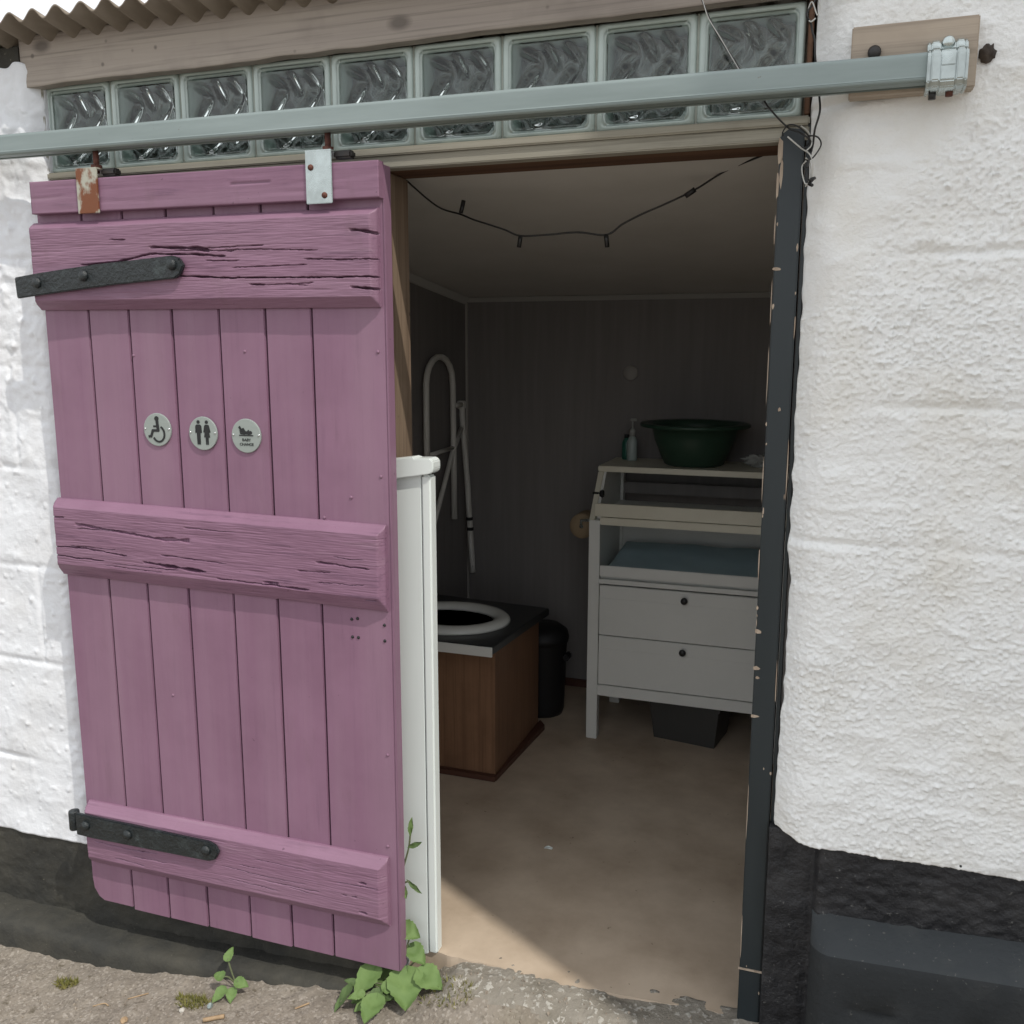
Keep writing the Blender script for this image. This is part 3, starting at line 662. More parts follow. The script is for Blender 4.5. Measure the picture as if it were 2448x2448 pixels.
# ------------------------------------------------------------------ rail
rail = thing('door_rail', (1.0,-.108,1.92), 'long grey metal sliding door track bracketed across the facade', 'rail')
rp = [(-.131,1.927),(-.128,1.923),(-.112,1.921),(-.112,1.926),(-.103,1.926),(-.103,1.921),(-.087,1.923),(-.084,1.927),(-.084,1.964),(-.087,1.969),(-.092,1.971),(-.123,1.971),(-.128,1.969),(-.131,1.964)]
mb = MB().prism(rp, -1.5, 2.058, 'yz', .0008)
mb.prism([(-.1318,1.930),(-.131,1.9325),(-.1295,1.9325),(-.1295,1.929)], -1.5, 2.0, 'yz')
for v in mb.bm.verts: v.co.z -= .0045*v.co.x-.003
mb.build('track', M['rail'], rail)
MB().box(1.879, 2.079, -.096, -.058, 1.911, 2.024, .002).build('mounting_board', M['board'], rail)
bk = MB()
pr = []
def bprof(k): return [(-.094,1.992),(-.108-k,1.990),(-.118-k,1.984),(-.124-k,1.974),(-.140-k,1.966),(-.145-k,1.958),(-.145-k,1.918),(-.140-k,1.909),(-.130-k,1.905),(-.094,1.906)]
for xa, xb, k in ((2.000,2.006,.0),(2.006,2.019,.007),(2.019,2.044,.001),(2.044,2.056,.007),(2.056,2.062,0)): bk.prism(bprof(k), xa, xb, 'yz', .0018)
for v in bk.bm.verts: v.co.z -= .0055
br = bk.build('end_bracket', M['galv'], rail)
bk = MB().box(2.021, 2.042, -.1485, -.145, 1.936, 1.951, .001).box(2.021, 2.042, -.1485, -.145, 1.914, 1.928, .001); bk.build('embossed_rib', M['galv'], br)
MB().lathe([(.0105,-.112),(.0105,-.124),(.008,-.128),(.0001,-.1285)], (2.031, 0, 1.977), 16, 'y').build('bolt', M['galv'], br)
MB().lathe([(.006,1.890),(.006,1.905)], (2.012, -.12, 0), 8).build('lug', M['dark_iron'], br)
MB().lathe([(.006,1.893),(.006,1.905)], (2.038, -.12, 0), 8).build('lug', M['rust'], br)
MB().lathe([(.011,-.095),(.011,-.102),(.007,-.106),(.0001,-.1065)], (1.917, 0, 1.979), 16, 'y').build('bolt', M['dark_iron'], rail)
t = bmesh.new(); bmesh.ops.create_icosphere(t, subdivisions=3, radius=1)
for v in t.verts:
    n = v.co.normalized(); k = 1+.35*noise.noise(n*2.2)+.25*noise.noise(n*5); v.co = V((2.097+n.x*.013*k, -.066+n.y*.013*k, 1.968+n.z*.015*k))
mb = MB(); mb.add(t, True); tag(mb.build('foam_lump', M['foam']), 'small dark crumbly lump on white wall beside the rail mounting board', 'debris')

# ------------------------------------------------------------------ white upvc post cover
up = thing('white_post_cover', (.985,.0,-.03), 'white plastic box cover with rounded cap standing at the door edge', 'cover')
MB().prism([(.920,-.07),(.938,-.092),(.952,-.055),(.966,-.02),(1.0095,-.006),(1.0095,1.195),(.920,1.195)], -.012, .016, 'xz', .0015).build('panel', M['upvc'], up)
MB().box(1.0115, 1.0345, -.014, .018, -.001, 1.195, .004, 3).build('edge_trim', M['upvc'], up)
MB().prism([(.918,1.190),(.934,1.182),(1.034,1.199),(1.043,1.203),(1.046,1.212),(1.0455,1.228),(1.038,1.235),(1.000,1.2335),(.996,1.237),(.918,1.226)], -.024, .018, 'xz', .002).build('cap', M['upvc'], up)
MB().box(1.0097, 1.0113, -.006, .016, .0, 1.19).build('seam', M['dark_iron'], up)

# ------------------------------------------------------------------ cables
def wire(pts, r, m, label, cat='cable', y=None, name='cable', twin=False):
    mb = MB().tube(pts, r, 6, 6)
    if twin:
        mb2 = [(p[0]+.0015*math.sin(i*2.2), p[1]-.001, p[2]+.002*math.cos(i*2.2)) for i, p in enumerate(pts)]; mb.tube(mb2, r, 6, 6)
    return tag(mb.build(name, m), label, cat)
Y0 = -.066
wt = thing('loose_cable_tangle', (1.81,-.06,1.77), 'thin black and white cables tangled at the top of the dark door jamb', 'cable')
P2 = lambda pts, y=Y0: [(x, y+.006*math.sin(i*1.7), z) for i, (x, z) in enumerate(pts)]
MB().tube(P2([(1.598,2.128),(1.612,2.112),(1.630,2.073),(1.649,2.038),(1.681,1.992),(1.70,1.96),(1.727,1.932),(1.745,1.907),(1.776,1.876),(1.795,1.866),(1.809,1.856),(1.819,1.846),(1.818,1.828),(1.821,1.820)]), .0016, 6, 6).build('black_strand', M['wire_black'], wt)
MB().tube(P2([(1.60,2.128),(1.614,2.110),(1.628,2.074),(1.651,2.037),(1.680,1.991),(1.70,1.96)], Y0-.002), .001, 6, 6).build('white_strand', M['wire_white'], wt)
MB().tube(P2([(1.822,2.13),(1.813,2.086),(1.802,2.067),(1.802,2.056),(1.808,2.048),(1.812,2.032),(1.817,2.014),(1.819,1.988),(1.825,1.955),(1.829,1.926),(1.832,1.896),(1.825,1.867),(1.823,1.844),(1.820,1.826),(1.815,1.80)]), .0019, 6, 6).build('black_strand', M['wire_black'], wt)
MB().tube(P2([(1.770,1.860),(1.769,1.868),(1.778,1.877),(1.794,1.874),(1.813,1.859),(1.816,1.846),(1.808,1.836),(1.800,1.842)]), .0014, 6, 6).build('black_strand', M['wire_black'], wt)
MB().tube(P2([(1.778,1.858),(1.802,1.838),(1.818,1.825),(1.825,1.806),(1.822,1.779),(1.813,1.770)]), .0014, 6, 6).build('white_strand', M['wire_white'], wt)
MB().tube(P2([(1.815,1.857),(1.830,1.855),(1.837,1.839),(1.825,1.818),(1.816,1.816),(1.809,1.809),(1.815,1.790),(1.819,1.773),(1.830,1.784)]), .0014, 6, 6).build('black_strand', M['wire_black'], wt)
MB().tube(P2([(1.813,1.814),(1.806,1.806),(1.808,1.788),(1.815,1.772),(1.822,1.79),(1.819,1.812),(1.812,1.818)]), .0012, 6, 6).build('white_strand', M['wire_white'], wt)
MB().tube(P2([(1.800,1.875),(1.814,1.864),(1.821,1.842),(1.812,1.83)]), .0012, 6, 6).build('white_strand', M['wire_white'], wt)
MB().tube(P2([(1.817,2.13),(1.820,2.086),(1.822,2.072),(1.819,2.057),(1.808,2.083),(1.801,2.062),(1.808,2.048),(1.816,2.053)]), .0013, 6, 6).build('white_strand', M['wire_white'], wt)
MB().tube([(1.829,-.06,1.784),(1.823,-.07,1.78),(1.819,-.062,1.775),(1.826,-.07,1.77)], .003, 6, 4).build('cable_tie', M['wire_black'], wt)
sl = thing('string_lights', (1.3,.45,1.765), 'dark unlit string of bulb holders drooping inside the doorway head', 'string lights')
sp = [(0.915, 0.14, 1.862), (0.9356, 0.27, 1.821), (0.9979, 0.27, 1.7993), (1.0305, 0.27, 1.7857), (1.0667, 0.27, 1.7739), (1.1119, 0.27, 1.7586), (1.1517, 0.27, 1.7432), (1.2205, 0.27, 1.7432), (1.2929, 0.27, 1.7459), (1.3617, 0.27, 1.7377), (1.3995, 0.27, 1.7597), (1.4448, 0.27, 1.7804), (1.4987, 0.27, 1.8005), (1.5635, 0.27, 1.8276), (1.63, 0.26, 1.862), (1.724, 0.135, 1.868)]
MB().tube(sp, .0022, 6, 6).build('cord', M['wire_black'], sl)
for (x, y, z, dx, dz) in ((0.9979, 0.27, 1.802, 0.008, 0.03), (1.1517, 0.27, 1.7423, -0.004, -0.026), (1.3617, 0.27, 1.7377, 0.003, -0.028)):
    a = V((x, y, z)); b = a+V((dx, 0, dz)); MB().tube([a, a+(b-a)*.35, b], .0055, 8).build('bulb_holder', M['wire_black'], sl)
MB().tube([(1.542, 0.27, 1.8148), (1.5561, 0.27, 1.8234), (1.5635, 0.27, 1.8286)], .006, 8).build('bulb_holder', M['wire_black'], sl)

# ------------------------------------------------------------------ toilet corner
hr = thing('grab_rail', (.37,1.55,.5), 'white tubular fold down grab rail with support leg on the left inside wall', 'grab rail')
loop = [(.385,1.40,.98),(.385,1.40,1.20),(.385,1.402,1.34)]+[(.385,1.535-.132*math.cos(a), 1.34+.105*math.sin(a)) for a in [math.radians(k) for k in range(20, 180, 20)]]+[(.385,1.668,1.33),(.385,1.67,1.1),(.385,1.672,.765)]
MB().tube(loop, .0125, 12).build('loop', M['white_tube'], hr)
MB().tube([(.385,1.402,1.062),(.385,1.67,1.068)], .009, 10).build('crossbar', M['white_tube'], hr)
MB().tube([(.385,1.67,1.243),(.372,1.80,1.240)], .011, 10).box(.355, .385, 1.785, 1.815, 1.222, 1.256, .003).build('pivot_bracket', M['white_tube'], hr)
lg = MB().tube([(.372,1.80,1.235),(.375,1.80,1.14),(.392,1.80,.93),(.403,1.80,.74),(.417,1.80,.505)], .0125, 12, 4).build('support_leg', M['white_tube'], hr)
for z, x in ((.745,.4025),(.700,.406)): MB().lathe([(.0142,z-.007),(.0142,z+.007)], (x, 1.80, 0), 14).build('black_band', M['bin'], lg)
MB().tube([(.378,1.775,1.14),(.385,1.652,1.042),(.385,1.497,.831),(.385,1.30,.56)], .010, 10).build('diagonal_brace', M['white_tube'], hr)
cm = thing('commode_box', (.62,1.15,0), 'brown plywood compost toilet box with black top and cream seat', 'toilet')
MB().box(.40, .842, .925, 1.42, .006, .465, .002).build('box_body', M['ply'], cm)
MB().prism([(.40,.90),(.848,.90),(.852,.915),(.878,1.39),(.85,1.43),(.845,1.43),(.845,.922),(.40,.922)], .002, .020, 'xy').build('base_strip', M['skirt'], cm)
MB().prism([(.356,.872),(.853,.872),(.893,1.39),(.356,1.44)], .468, .497, 'xy', .003).build('lid_top', M['black_top'], cm)
MB().prism([(.358,.866),(.851,.866),(.8535,.8715),(.358,.8715)], .462, .496, 'xy', .001).build('front_lip', M['white_paint'], cm)
t = bmesh.new(); rings = []
for k in range(48):
    a = 2*math.pi*k/48; ca, sa = math.cos(a), math.sin(a); ring = []
    for q, h in ((0,.498),(.04,.508),(.2,.517),(.5,.521),(.8,.517),(.96,.508),(1,.498)):
        rx, ry = .162+(.222-.162)*q, .120+(.192-.120)*q; ring.append(t.verts.new((.598+rx*ca, 1.122+ry*sa, h)))
    rings.append(ring)
for k in range(48):
    for i in range(7): a_, b_ = rings[k], rings[(k+1) % 48]; t.faces.new((a_[i], b_[i], b_[(i+1) % 7], a_[(i+1) % 7]))
bmesh.ops.recalc_face_normals(t, faces=t.faces[:]); mb = MB(); mb.add(t, True); mb.build('toilet_seat', M['seat'], cm)
MB().lathe([(1,.4985),(.0001,.4985)], (.598,1.122,0), 40, sx=.160, sy=.119).build('opening', M['bin'], cm)
bn = thing('waste_bin', (.815,1.575,0), 'black plastic pedal bin between the toilet box and the back wall', 'bin')
MB().lathe([(.082,.001),(.088,.02),(.098,.30),(.100,.305),(.1,.31)], (.812,1.575,0), 28).build('bucket', M['bin'], bn)
MB().lathe([(.104,.305),(.106,.325),(.100,.350),(.07,.372),(.0001,.378)], (.812,1.575,0), 28).build('lid', M['bin'], bn)
MB().box(.905, .928, 1.54, 1.60, .235, .262, .006).build('handle', M['bin'], bn)

# ------------------------------------------------------------------ changing table
ct = thing('changing_table', (1.41,1.6,0), 'white baby changing table with two drawers and open shelf in the dark room', 'changing table')
XL, XR, YF, YB = 1.050, 1.772, 1.370, 1.800
for x in (XL, XR-.041):
    MB().box(x, x+.041, YF, YF+.041, .001, .853, .002).build('leg', M['white_paint'], ct)
    MB().box(x, x+.041, YB-.041, YB, .001, 1.018, .002).build('leg', M['white_paint'], ct)
for x0_, x1_ in ((XL+.012, XL+.030), (XR-.030, XR-.012)):
    MB().prism([(YF+.0415,.20),(YB-.0415,.20),(YB-.0415,1.018),(1.512,1.018),(YF+.0415,.90)], x0_, x1_, 'yz').build('side_panel', M['white_paint'], ct)
for x in (XL, XR-.020):
    MB().prism([(YF,.8535),(YF+.041,.8535),(1.535,1.017),(1.498,1.017)], x, x+.020, 'yz', .0015).build('sloped_arm', M['white_paint_yellow'], ct)
MB().box(XL, XR, 1.495, YB, 1.0185, 1.040, .0025).build('top_shelf', M['white_paint_yellow'], ct)
MB().box(XL+.0205, XR-.0205, YF+.002, YF+.016, .868, .916, .002).build('tray_front', M['white_paint_yellow'], ct)
MB().box(XL+.0415, XR-.0415, YF-.001, YF+.02, .838, .8655, .002).build('tray_rail', M['white_paint_yellow'], ct)
MB().box(XL+.031, XR-.031, YF+.0165, YB-.05, .858, .872).build('tray_floor', M['white_paint'], ct)
MB().box(XL+.031, XR-.031, YB-.03, YB-.02, .20, .80).build('back_panel', M['white_paint'], ct)
MB().box(XL+.031, XR-.031, YB-.032, YB-.02, .90, .945).build('back_rail', M['wallpaper'], ct)
MB().box(XL+.0415, XR-.0415, YF+.024, YB-.045, .622, .640, .0015).build('shelf', M['white_paint'], ct)
for z0_, z1_ in ((.4185,.609),(.2235,.4145)):
    d = MB().box(XL+.044, XR-.044, YF+.002, YF+.020, z0_, z1_, .0015).box(XL+.046, XR-.046, YF+.0008, YF+.0021, z1_-.046, z1_-.003).box(XL+.046, XR-.046, YF+.0008, YF+.0021, z0_+.002, z1_-.0485).build('drawer', M['white_paint'], ct)
    MB().lathe([(.006,YF+.001),(.006,YF-.010),(.0125,YF-.014),(.0125,YF-.021),(.009,YF-.025),(.0001,YF-.026)], (1.411, 0, z1_-.029), 18, 'y').build('knob', M['knob'], d)
MB().box(XL+.0415, XR-.0415, YF+.001, YF+.02, .1775, .2195, .002).build('apron', M['white_paint'], ct)
MB().box(XL+.043, XR-.043, YF+.03, YB-.05, .19, .60).build('drawer_box', M['bin'], ct)
MB().lathe([(.0001,XL+.020),(.011,XL+.021),(.016,XL+.030),(.012,XL+.036),(.0001,XL+.037)], (0, 1.445, .942), 14, 'x').box(XL-.006, XL+.0195, 1.438, 1.452, .938, .948, .002).build('strap_clip', M['bin'], ct)
MB().box(XL+.0425, XR-.0425, YF+.001, YF+.013, .6425, .684, .003).build('shelf_lip', M['white_paint'], ct)
MB().box(XL+.0415, XR-.0415, YF+.002, YF+.02, .615, .6325, .0015).build('shelf_rail', M['white_paint'], ct)
# blue mat on the shelf
def matz(x, y):
    e = min((x-1.098)/.03, (1.725-x)/.03, (y-1.389)/.03, (1.74-y)/.05, 1); e = max(0, e)
    return .642+.036*math.sqrt(max(0, 1-(1-e)**2))+.006*nz(x, y, 0, 9)+.045*max(0, (y-1.42)/.28)*(1 if e >= 1 else e)
t = bmesh.new(); mx = rng(1.096, 1.727, .015); my = rng(1.388, 1.742, .015)
A = [[t.verts.new((x, y, matz(x, y))) for y in my] for x in mx]; B = [[t.verts.new((x, y, .6415)) for y in my] for x in mx]
for g_, fl in ((A, 0), (B, 1)):
    for i in range(len(mx)-1):
        for j in range(len(my)-1): t.faces.new((g_[i][j], g_[i+1][j], g_[i+1][j+1], g_[i][j+1]))
n1, n2 = len(mx)-1, len(my)-1
for i in range(n1):
    for j in (0, n2): t.faces.new((A[i][j], A[i+1][j], B[i+1][j], B[i][j]))
for j in range(n2):
    for i in (0, n1): t.faces.new((A[i][j], A[i][j+1], B[i][j+1], B[i][j]))
bmesh.ops.recalc_face_normals(t, faces=t.faces[:]); mb = MB(); mb.add(t, True); tag(mb.build('changing_mat', M['mat_blue']), 'pale blue padded changing mat lying on the open shelf of the changing table', 'mat')
mb = MB().lathe([(.0001,1.041),(.105,1.041),(.113,1.046),(.150,1.135),(.160,1.180),(.205,1.186),(.207,1.194),(.203,1.199),(.163,1.197),(.157,1.180),(.146,1.133),(.108,1.052),(.0001,1.049)], (1.385,1.655,0), 40)
tag(mb.build('wash_bowl', M['green_bowl']), 'wide dark green plastic washing up bowl on top of the changing table', 'bowl')
bt = thing('green_bottle', (1.108,1.74,1.041), 'small dark green bottle beside the pump bottle on the changing table', 'bottle')
MB().lathe([(.0001,1.041),(.017,1.041),(.0185,1.046),(.0185,1.108),(.012,1.122),(.008,1.126),(.008,1.132)], (1.106,1.735,0), 18).build('bottle_body', M['green_bottle'], bt)
MB().lathe([(.0095,1.127),(.0095,1.140),(.0001,1.141)], (1.106,1.735,0), 14).build('cap', M['bin'], bt)
bt = thing('pump_bottle', (1.135,1.70,1.041), 'pale pump dispenser bottle standing left of the green bowl', 'bottle')
MB().lathe([(.0001,1.041),(.019,1.041),(.0205,1.046),(.0205,1.115),(.014,1.132),(.009,1.136),(.009,1.140)], (1.136,1.70,0), 18).build('bottle_body', M['white_bottle'], bt)
MB().lathe([(.011,1.138),(.012,1.160),(.007,1.166),(.0035,1.168),(.0035,1.205),(.0001,1.206)], (1.136,1.70,0), 14).box(1.128, 1.152, 1.694, 1.706, 1.196, 1.207, .002).build('pump', M['cloth'], bt)
t = bmesh.new(); bmesh.ops.create_icosphere(t, subdivisions=4, radius=1)
for v in t.verts:
    n = v.co.normalized(); k = 1+.5*noise.noise(n*3)+.25*noise.noise(n*8); v.co = V((1.63+n.x*.055*k, 1.66+n.y*.04*k, 1.062+n.z*.022*k)); v.co.z = max(v.co.z, 1.0405)
mb = MB(); mb.add(t, True); tag(mb.build('crumpled_cloth', M['cloth']), 'small pale crumpled net cloth right of the green bowl', 'cloth')
cr = thing('storage_crate', (1.42,1.53,0), 'dark grey plastic crate on the floor under the changing table', 'crate')
t = bmesh.new()
def crv(k, z): return [t.verts.new((1.427+sx*(.118+k), 1.535+sy*(.09+k), z)) for sx, sy in ((-1,-1),(1,-1),(1,1),(-1,1))]
R_ = [crv(0,.001), crv(.016,.150), crv(.024,.152), crv(.024,.165), crv(.012,.165), crv(-.004,.008)]
bmesh.ops.rotate(t, verts=t.verts[:], cent=(1.427,1.535,0), matrix=Matrix.Rotation(math.radians(-9), 3, 'Z'))
for a, b in zip(R_, R_[1:]):
    for i in range(4): t.faces.new((a[i], a[(i+1) % 4], b[(i+1) % 4], b[i]))
t.faces.new(R_[0][::-1]); t.faces.new(R_[-1]); bmesh.ops.recalc_face_normals(t, faces=t.faces[:]); mb = MB(); mb.add(t); mb.build('tub', M['crate'], cr)
MB().box(1.34, 1.51, 1.46, 1.60, .12, .158, .01).build('lid', M['crate'], cr)
rl = thing('toilet_roll', (.998,1.56,.80), 'beige toilet roll on a metal holder at the left side of the changing table', 'toilet roll')
MB().lathe([(.018,1.51),(.047,1.51),(.049,1.515),(.049,1.605),(.047,1.61),(.018,1.61)], (.985,0,.800), 28, 'y').build('roll', M['paper'], rl)
MB().tube([(.985,1.50,.80),(.985,1.50,.825),(1.02,1.50,.828),(1.049,1.50,.828)], .006, 8).tube([(.985,1.50,.80),(.985,1.62,.80)], .007, 8).build('holder', M['galv'], rl)
M['disc'] = mat('grey_wall_disc', (.33,.315,.295), .6)
mb = MB().lathe([(.031,1.8995),(.031,1.892),(.027,1.887),(.0001,1.886)], (1.082,0,1.378), 28, 'y'); tag(mb.build('wall_disc', M['disc']), 'round pale disc fixed to the dark back wall above the bottles', 'wall fitting')

# ------------------------------------------------------------------ weeds, moss, stones
def leaf_bm(c, nrm, d, L_, W_, cup=.25, heart=True, rough_=.0):
    n = V(nrm).normalized(); d = V(d); d = (d-n*d.dot(n)).normalized(); s_ = n.cross(d); t = bmesh.new(); rows = []
    N_ = 14
    for i in range(N_+1):
        u_ = i/N_
        w = (math.sin(math.pi*min(1, u_**.62))**.75 if heart else math.sin(math.pi*u_)**.9)
        w = max(w, .02)*W_/2; row = []
        for j in range(-4, 5):
            q = j/4; h = cup*W_*(abs(q)**1.6)*.5-cup*L_*.55*(u_-.4)**2+.02*L_*math.sin(u_*14+abs(q)*3)
            k = 1+.07*math.sin(u_*38+j)+.12*noise.noise(V(c)*37+V((u_*3, q, 0)))
            back = -.14*L_*(abs(q)**1.2)*(1-u_)*(1 if heart else 0)
            row.append(t.verts.new(V(c)+d*(L_*(u_-.12)+back)+s_*(w*q*k)+n*h))
        rows.append(row)
    for a, b in zip(rows, rows[1:]):
        for j in range(8): t.faces.new((a[j], a[j+1], b[j+1], b[j]))
    return t
def plant(name, base, label, leaves, stems, matn='leaf'):
    t = thing(name, base, label, 'weed')
    for st in stems: MB().tube(st, .0022 if len(st) < 6 else .0024, 6, 4).build('stem', M['stem'], t)
    for (c, n, d, L_, W_, h, mm) in leaves:
        mb = MB(); dd = V(d).normalized(); L_, W_ = (L_*.86, W_*.86) if name[0] == 'b' else (L_, W_); mb.add(leaf_bm(V(c)+V((0,0,.012))-dd*L_*.38 if name[0] == 'b' else c, n, d, L_, W_, .22 if name[0] == 'b' else .3, h), True); mb.build('leaf', M[mm], t)
    return t
b0 = V((.955,-.10,-.09))
LS = [((.985,-.062,.070), (.25,-.55,.75), (.9,-.2,.0), .062, .056), ((1.004,-.062,.012), (.3,-.5,.8), (.8,-.4,-.2), .064, .054),
      ((1.050,-.088,-.026), (.2,-.4,.9), (.9,-.3,-.1), .082, .072), ((1.000,-.122,-.040), (.1,-.45,.9), (.35,-.9,-.2), .108, .106),
      ((.888,-.120,-.048), (-.1,-.5,.85), (-.25,-.8,-.3), .094, .072), ((.845,-.165,-.070), (-.5,-.5,.7), (-.5,-.7,-.3), .075, .042),
      ((.938,-.185,-.066), (0,-.35,.9), (.0,-.9,-.3), .078, .066), ((.955,-.075,-.010), (.1,-.5,.85), (.2,-.6,.3), .05, .044),
      ((.925,-.085,-.045), (-.1,-.5,.85), (-.2,-.3,.3), .07, .06), ((.950,-.135,-.058), (0,-.4,.9), (-.3,-.7,-.2), .07, .058), ((.975,-.095,-.045), (.2,-.4,.9), (.5,-.2,.2), .06, .052), ((.905,-.160,-.075), (-.2,-.4,.9), (-.6,-.6,-.1), .06, .05)]
rw = random.Random(5)
for i in range(13):
    a = rw.uniform(0, 6.28); q = rw.uniform(.02, .10); x, y = .945+q*math.cos(a), -.135+q*.55*math.sin(a)
    LS.append(((x, min(-.07, y), max(gz(x, y)+.006, -.078+rw.uniform(0, .03))), (rw.uniform(-.5, .5), -.4, .85), (math.cos(a), math.sin(a)-.3, rw.uniform(-.3, .3)), *(lambda k: (k, k*rw.uniform(.55, .9)))(rw.uniform(.022, .048))))
plant('broad_leaved_weed', b0, 'broad leaved green weed growing at the bottom corner of the purple door',
      [(c, n, d, l, w, True, 'leaf_dark' if i in (5, 7, 9, 10) or (i > 11 and i % 2) else 'leaf') for i, (c, n, d, l, w) in enumerate(LS)],
      [[tuple(b0), tuple((b0+V(c))/2+V((0, .01, .02))), c] for c, *_ in LS])
sb = V((.955,-.055,-.06))
plant('tall_stem_weed', sb, 'thin tall weed with narrow pods against the white plastic post cover',
      [((.987,-.062,.305), (.1,-1,.1), (.5,0,.25), .040, .013, False, 'leaf_dark'), ((.990,-.062,.338), (0,-1,.1), (.08,0,1), .048, .014, False, 'leaf'), ((.983,-.062,.215), (0,-1,.2), (.75,0,-.5), .050, .012, False, 'leaf_dark'),
       ((.962,-.068,.275), (.2,-1,.1), (-.3,0,-.6), .05, .034, True, 'leaf_dark'), ((.977,-.07,.205), (.1,-1,.2), (.15,0,-1), .035, .012, False, 'leaf')],
      [[tuple(sb), (.953,-.06,.06), (.956,-.06,.150), (.964,-.06,.223), (.975,-.06,.265), (.985,-.06,.303), (.990,-.06,.34)], [(.957,-.06,.17), (.97,-.062,.205), (.985,-.062,.215)]])
wb = V((.535,-.145,-.115))
plant('seedling_weed', wb, 'small five leaved seedling in the yard below the middle of the door',
      [((.505,-.135,-.055), (.1,-.6,.8), (.1,.2,.9), .034, .024, True, 'leaf'), ((.510,-.165,-.085), (-.2,-.5,.8), (-.9,0,.1), .034, .026, True, 'leaf'), ((.555,-.165,-.088), (.2,-.5,.8), (.9,-.1,0), .036, .028, True, 'leaf'), ((.525,-.185,-.105), (0,-.5,.8), (-.3,-.9,-.2), .042, .030, True, 'leaf'), ((.548,-.18,-.105), (.1,-.5,.8), (.35,-.9,-.1), .034, .028, True, 'leaf')],
      [[tuple(wb), (.52,-.14,-.09), (.505,-.135,-.055)], [tuple(wb), (.52,-.155,-.09), (.510,-.165,-.085)], [tuple(wb), (.545,-.155,-.09), (.555,-.165,-.088)]])
def moss(c, R, n, label):
    mb = MB(); t = bmesh.new()
    for i in range(n):
        a = random.random()*6.28; q = R*math.sqrt(random.random()); x, y = c[0]+q*math.cos(a), c[1]+q*.5*math.sin(a); z = gfull(x, y)-.002
        h = random.uniform(.006,.02); w = random.uniform(.001,.0028); b_ = random.random()*3.14; lx, ly = random.uniform(-.012,.012), random.uniform(-.012,.012)
        v = [t.verts.new(p) for p in ((x-w*math.cos(b_), y-w*math.sin(b_), z), (x+w*math.cos(b_), y+w*math.sin(b_), z), (x+lx, y+ly, z+h))]; t.faces.new(v)
    mb.add(t); o = mb.build('moss_tuft', M['moss']); return tag(o, label, 'moss')
moss((.06,-.222), .035, 260, 'yellow green moss tuft at the foot of the plinth near the left edge')
moss((.455,-.215), .05, 330, 'yellow green moss tuft just left of the small seedling')
moss((1.10,-.10), .07, 160, 'thin mossy growth on the concrete threshold right of the broad leaved weed')
def stone(x, y, r, label, m='pale_stone', sq=(1,1,.7), name='pebble', cat='stone'):
    t = bmesh.new(); bmesh.ops.create_icosphere(t, subdivisions=2, radius=1); sd = random.random()*50
    for v in t.verts:
        n = v.co.normalized(); k = 1+.35*noise.noise(n*1.6+V((sd, 0, 0))); v.co = V((n.x*r*sq[0]*k, n.y*r*sq[1]*k, n.z*r*sq[2]*k))
    bmesh.ops.rotate(t, verts=t.verts[:], cent=(0,0,0), matrix=Matrix.Rotation(random.random()*3, 3, 'Z'))
    for v in t.verts: v.co += V((x, y, gfull(x, y)+r*.45*sq[2]))
    mb = MB(); mb.add(t, False); return tag(mb.build(name, M[m]), label, cat)
stone(.235, -.375, .0115, 'largest white pebble lying in the yard at lower left')
stone(.450, -.250, .0075, 'small white pebble left of the bluish chip below the seedling')
stone(.515, -.225, .0085, 'bluish grey chip just below the seedling weed', 'rail', (1,.7,1))
stone(.325, -.310, .0095, 'brown pebble to the right of the largest white pebble', 'twig')
def twig(pts, r, label): 
    P_ = [(x, y, gfull(x, y)+r+.001) for x, y in pts]; return tag(MB().tube(P_, r, 6, 4).build('twig', M['twig']), label, 'twig')
twig([(.53,-.272),(.575,-.25)], .0055, 'short thick brown stick in the yard below the seedling')
twig([(.205,-.285),(.225,-.268),(.24,-.27)], .0015, 'thin curved straw above the largest white pebble')
twig([(.27,-.235),(.31,-.205)], .0016, 'long straight straw near the foot of the plinth')
twig([(.735,-.19),(.76,-.165)], .0022, 'pale straw left of the broad leaved weed')
t = bmesh.new(); vs = [t.verts.new((1.151+x, .545+y, .0035+h)) for x, y, h in ((-.012,-.004,0),(-.002,-.007,.003),(.011,-.003,0),(.013,.004,.001),(.0,.006,.004),(-.010,.004,.001))]
f_ = t.faces.new(vs); rr = bmesh.ops.extrude_face_region(t, geom=[f_])
for v in [g_ for g_ in rr['geom'] if isinstance(g_, bmesh.types.BMVert)]: v.co.z += .0015
mb = MB(); mb.add(t); tag(mb.build('paper_scrap', M['upvc']), 'tiny white scrap lying in the middle of the beige floor', 'litter')
# loose grit nobody could count
t = bmesh.new(); random.seed(11)
for i in range(900):
    x, y = random.uniform(-.35, 1.7), -random.random()**1.3*.6-.03
    if x > 1.0: y = -random.uniform(.02, .25)
    if x < .92 and y > -.21: continue
    r_ = random.uniform(.0012, .0045)*(1.4 if random.random() < .08 else 1); z = gfull(x, y)+r_*.3; a = random.random()*6
    vs = [t.verts.new((x+r_*math.cos(a+k*2.09)*random.uniform(.7,1.2), y+r_*math.sin(a+k*2.09), z-r_*.6)) for k in range(3)]+[t.verts.new((x+r_*math.cos(a+k*2.09+1)*.6, y+r_*math.sin(a+k*2.09+1)*.6, z+r_*.5)) for k in range(3)]
    t.faces.new(vs[3:]); 
    for k in range(3): t.faces.new((vs[k], vs[(k+1) % 3], vs[3+k])); t.faces.new((vs[3+k], vs[(k+1) % 3], vs[3+(k+1) % 3]))
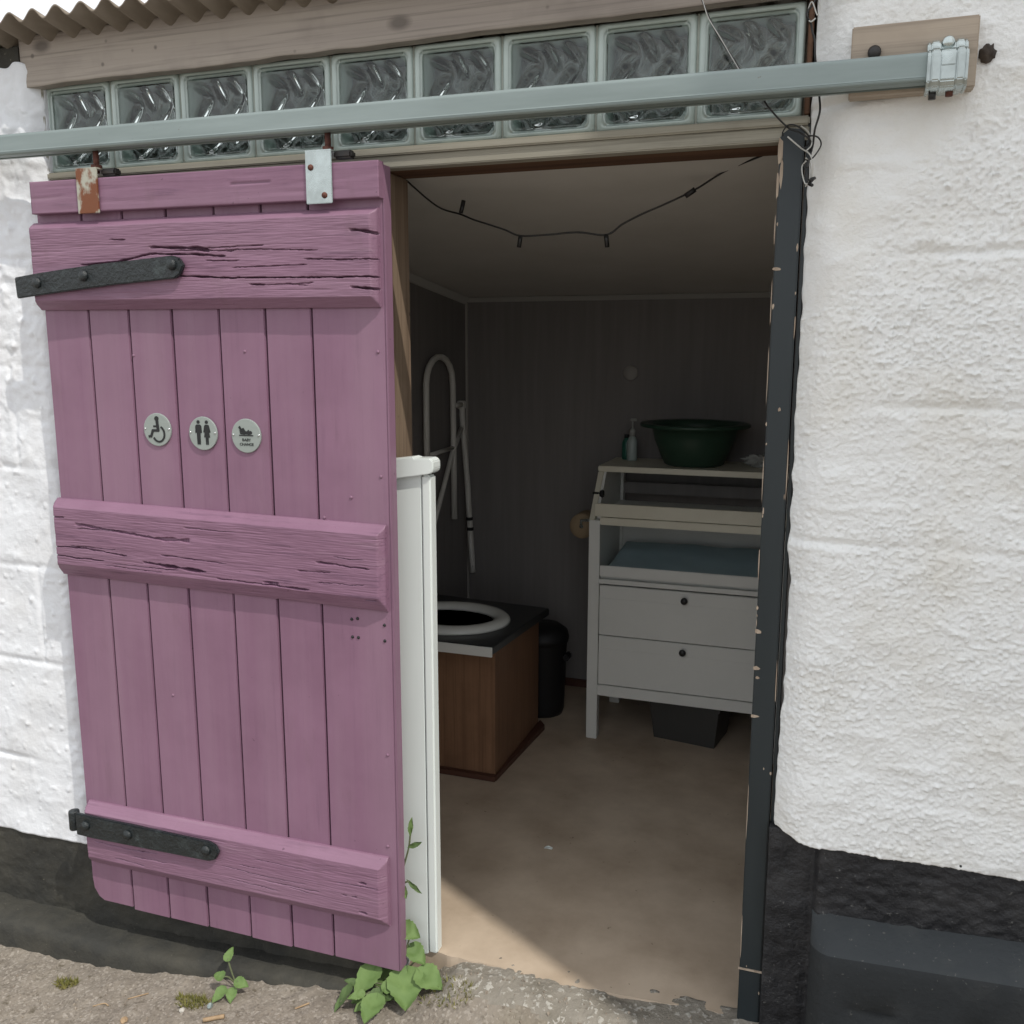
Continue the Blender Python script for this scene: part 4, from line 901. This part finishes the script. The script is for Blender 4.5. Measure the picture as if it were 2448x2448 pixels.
mb = MB(); mb.add(t); o = mb.build('grit', mat('loose_grit', (.36,.31,.25), .85, (.16,.13,.10), 55, (1,1,1), .35, .65)); o['kind'] = 'stuff'; tag(o, 'loose grit and gravel scattered over the yard', 'gravel')

# ------------------------------------------------------------------ added unseen chimney, placed to shade the right-hand wall and floor
nb = thing('sun_blocker', (3.85,-1.04,0), 'added unseen white rendered chimney stack standing in the yard to the right of the doorway', 'blocker')
MB().box(3.6, 4.12, -1.29, -.80, -.2, 5.3, .015).build('shaft', M['render'], nb)
MB().box(3.57, 4.15, -1.32, -.77, 5.3, 5.42, .01).build('cap', M['plinth'], nb)
MB().lathe([(.11,5.42),(.10,5.75),(.12,5.76),(.12,5.80),(.085,5.80),(.08,5.45)], (3.86,-1.045,0), 20).build('blocker_top', M['head'], nb)

# ------------------------------------------------------------------ light
sd = V((-.62,.36,-1)).normalized()
su = bpy.data.lights.new('sun', 'SUN'); so = bpy.data.objects.new('sun', su); C.objects.link(so)
su.energy = 2.3; su.angle = math.radians(.6); su.color = (1,.95,.87)
so.rotation_euler = sd.to_track_quat('-Z', 'Y').to_euler(); so.location = (4,-3,6)
elev = math.asin(-sd.z); az = math.atan2(-sd.x, -sd.y)
W = bpy.data.worlds.new('World'); S.world = W; W.use_nodes = True
N = W.node_tree.nodes; L = W.node_tree.links; bg = N['Background']
sky = N.new('ShaderNodeTexSky'); sky.sky_type = 'NISHITA'; sky.sun_disc = False; sky.sun_elevation = elev; sky.sun_rotation = az; sky.dust_density = 3
tc = N.new('ShaderNodeTexCoord'); n = N.new('ShaderNodeTexNoise'); n.inputs['Scale'].default_value = 2.2; n.inputs['Detail'].default_value = 6; L.new(tc.outputs['Generated'], n.inputs['Vector'])
mr = N.new('ShaderNodeMapRange'); mr.inputs[1].default_value = .2; mr.inputs[2].default_value = .6; mr.inputs[3].default_value = .72; mr.inputs[4].default_value = .96; L.new(n.outputs['Fac'], mr.inputs[0])
mx = N.new('ShaderNodeMix'); mx.data_type = 'RGBA'; L.new(mr.outputs[0], mx.inputs[0]); L.new(sky.outputs[0], mx.inputs[6]); mx.inputs[7].default_value = (10.2,10.4,10.7,1)
L.new(mx.outputs[2], bg.inputs['Color']); bg.inputs['Strength'].default_value = .10
S.view_settings.view_transform = 'Standard'; S.view_settings.look = 'None'; S.view_settings.gamma = 1; S.view_settings.use_curve_mapping = False
S.view_settings.exposure = 0.2
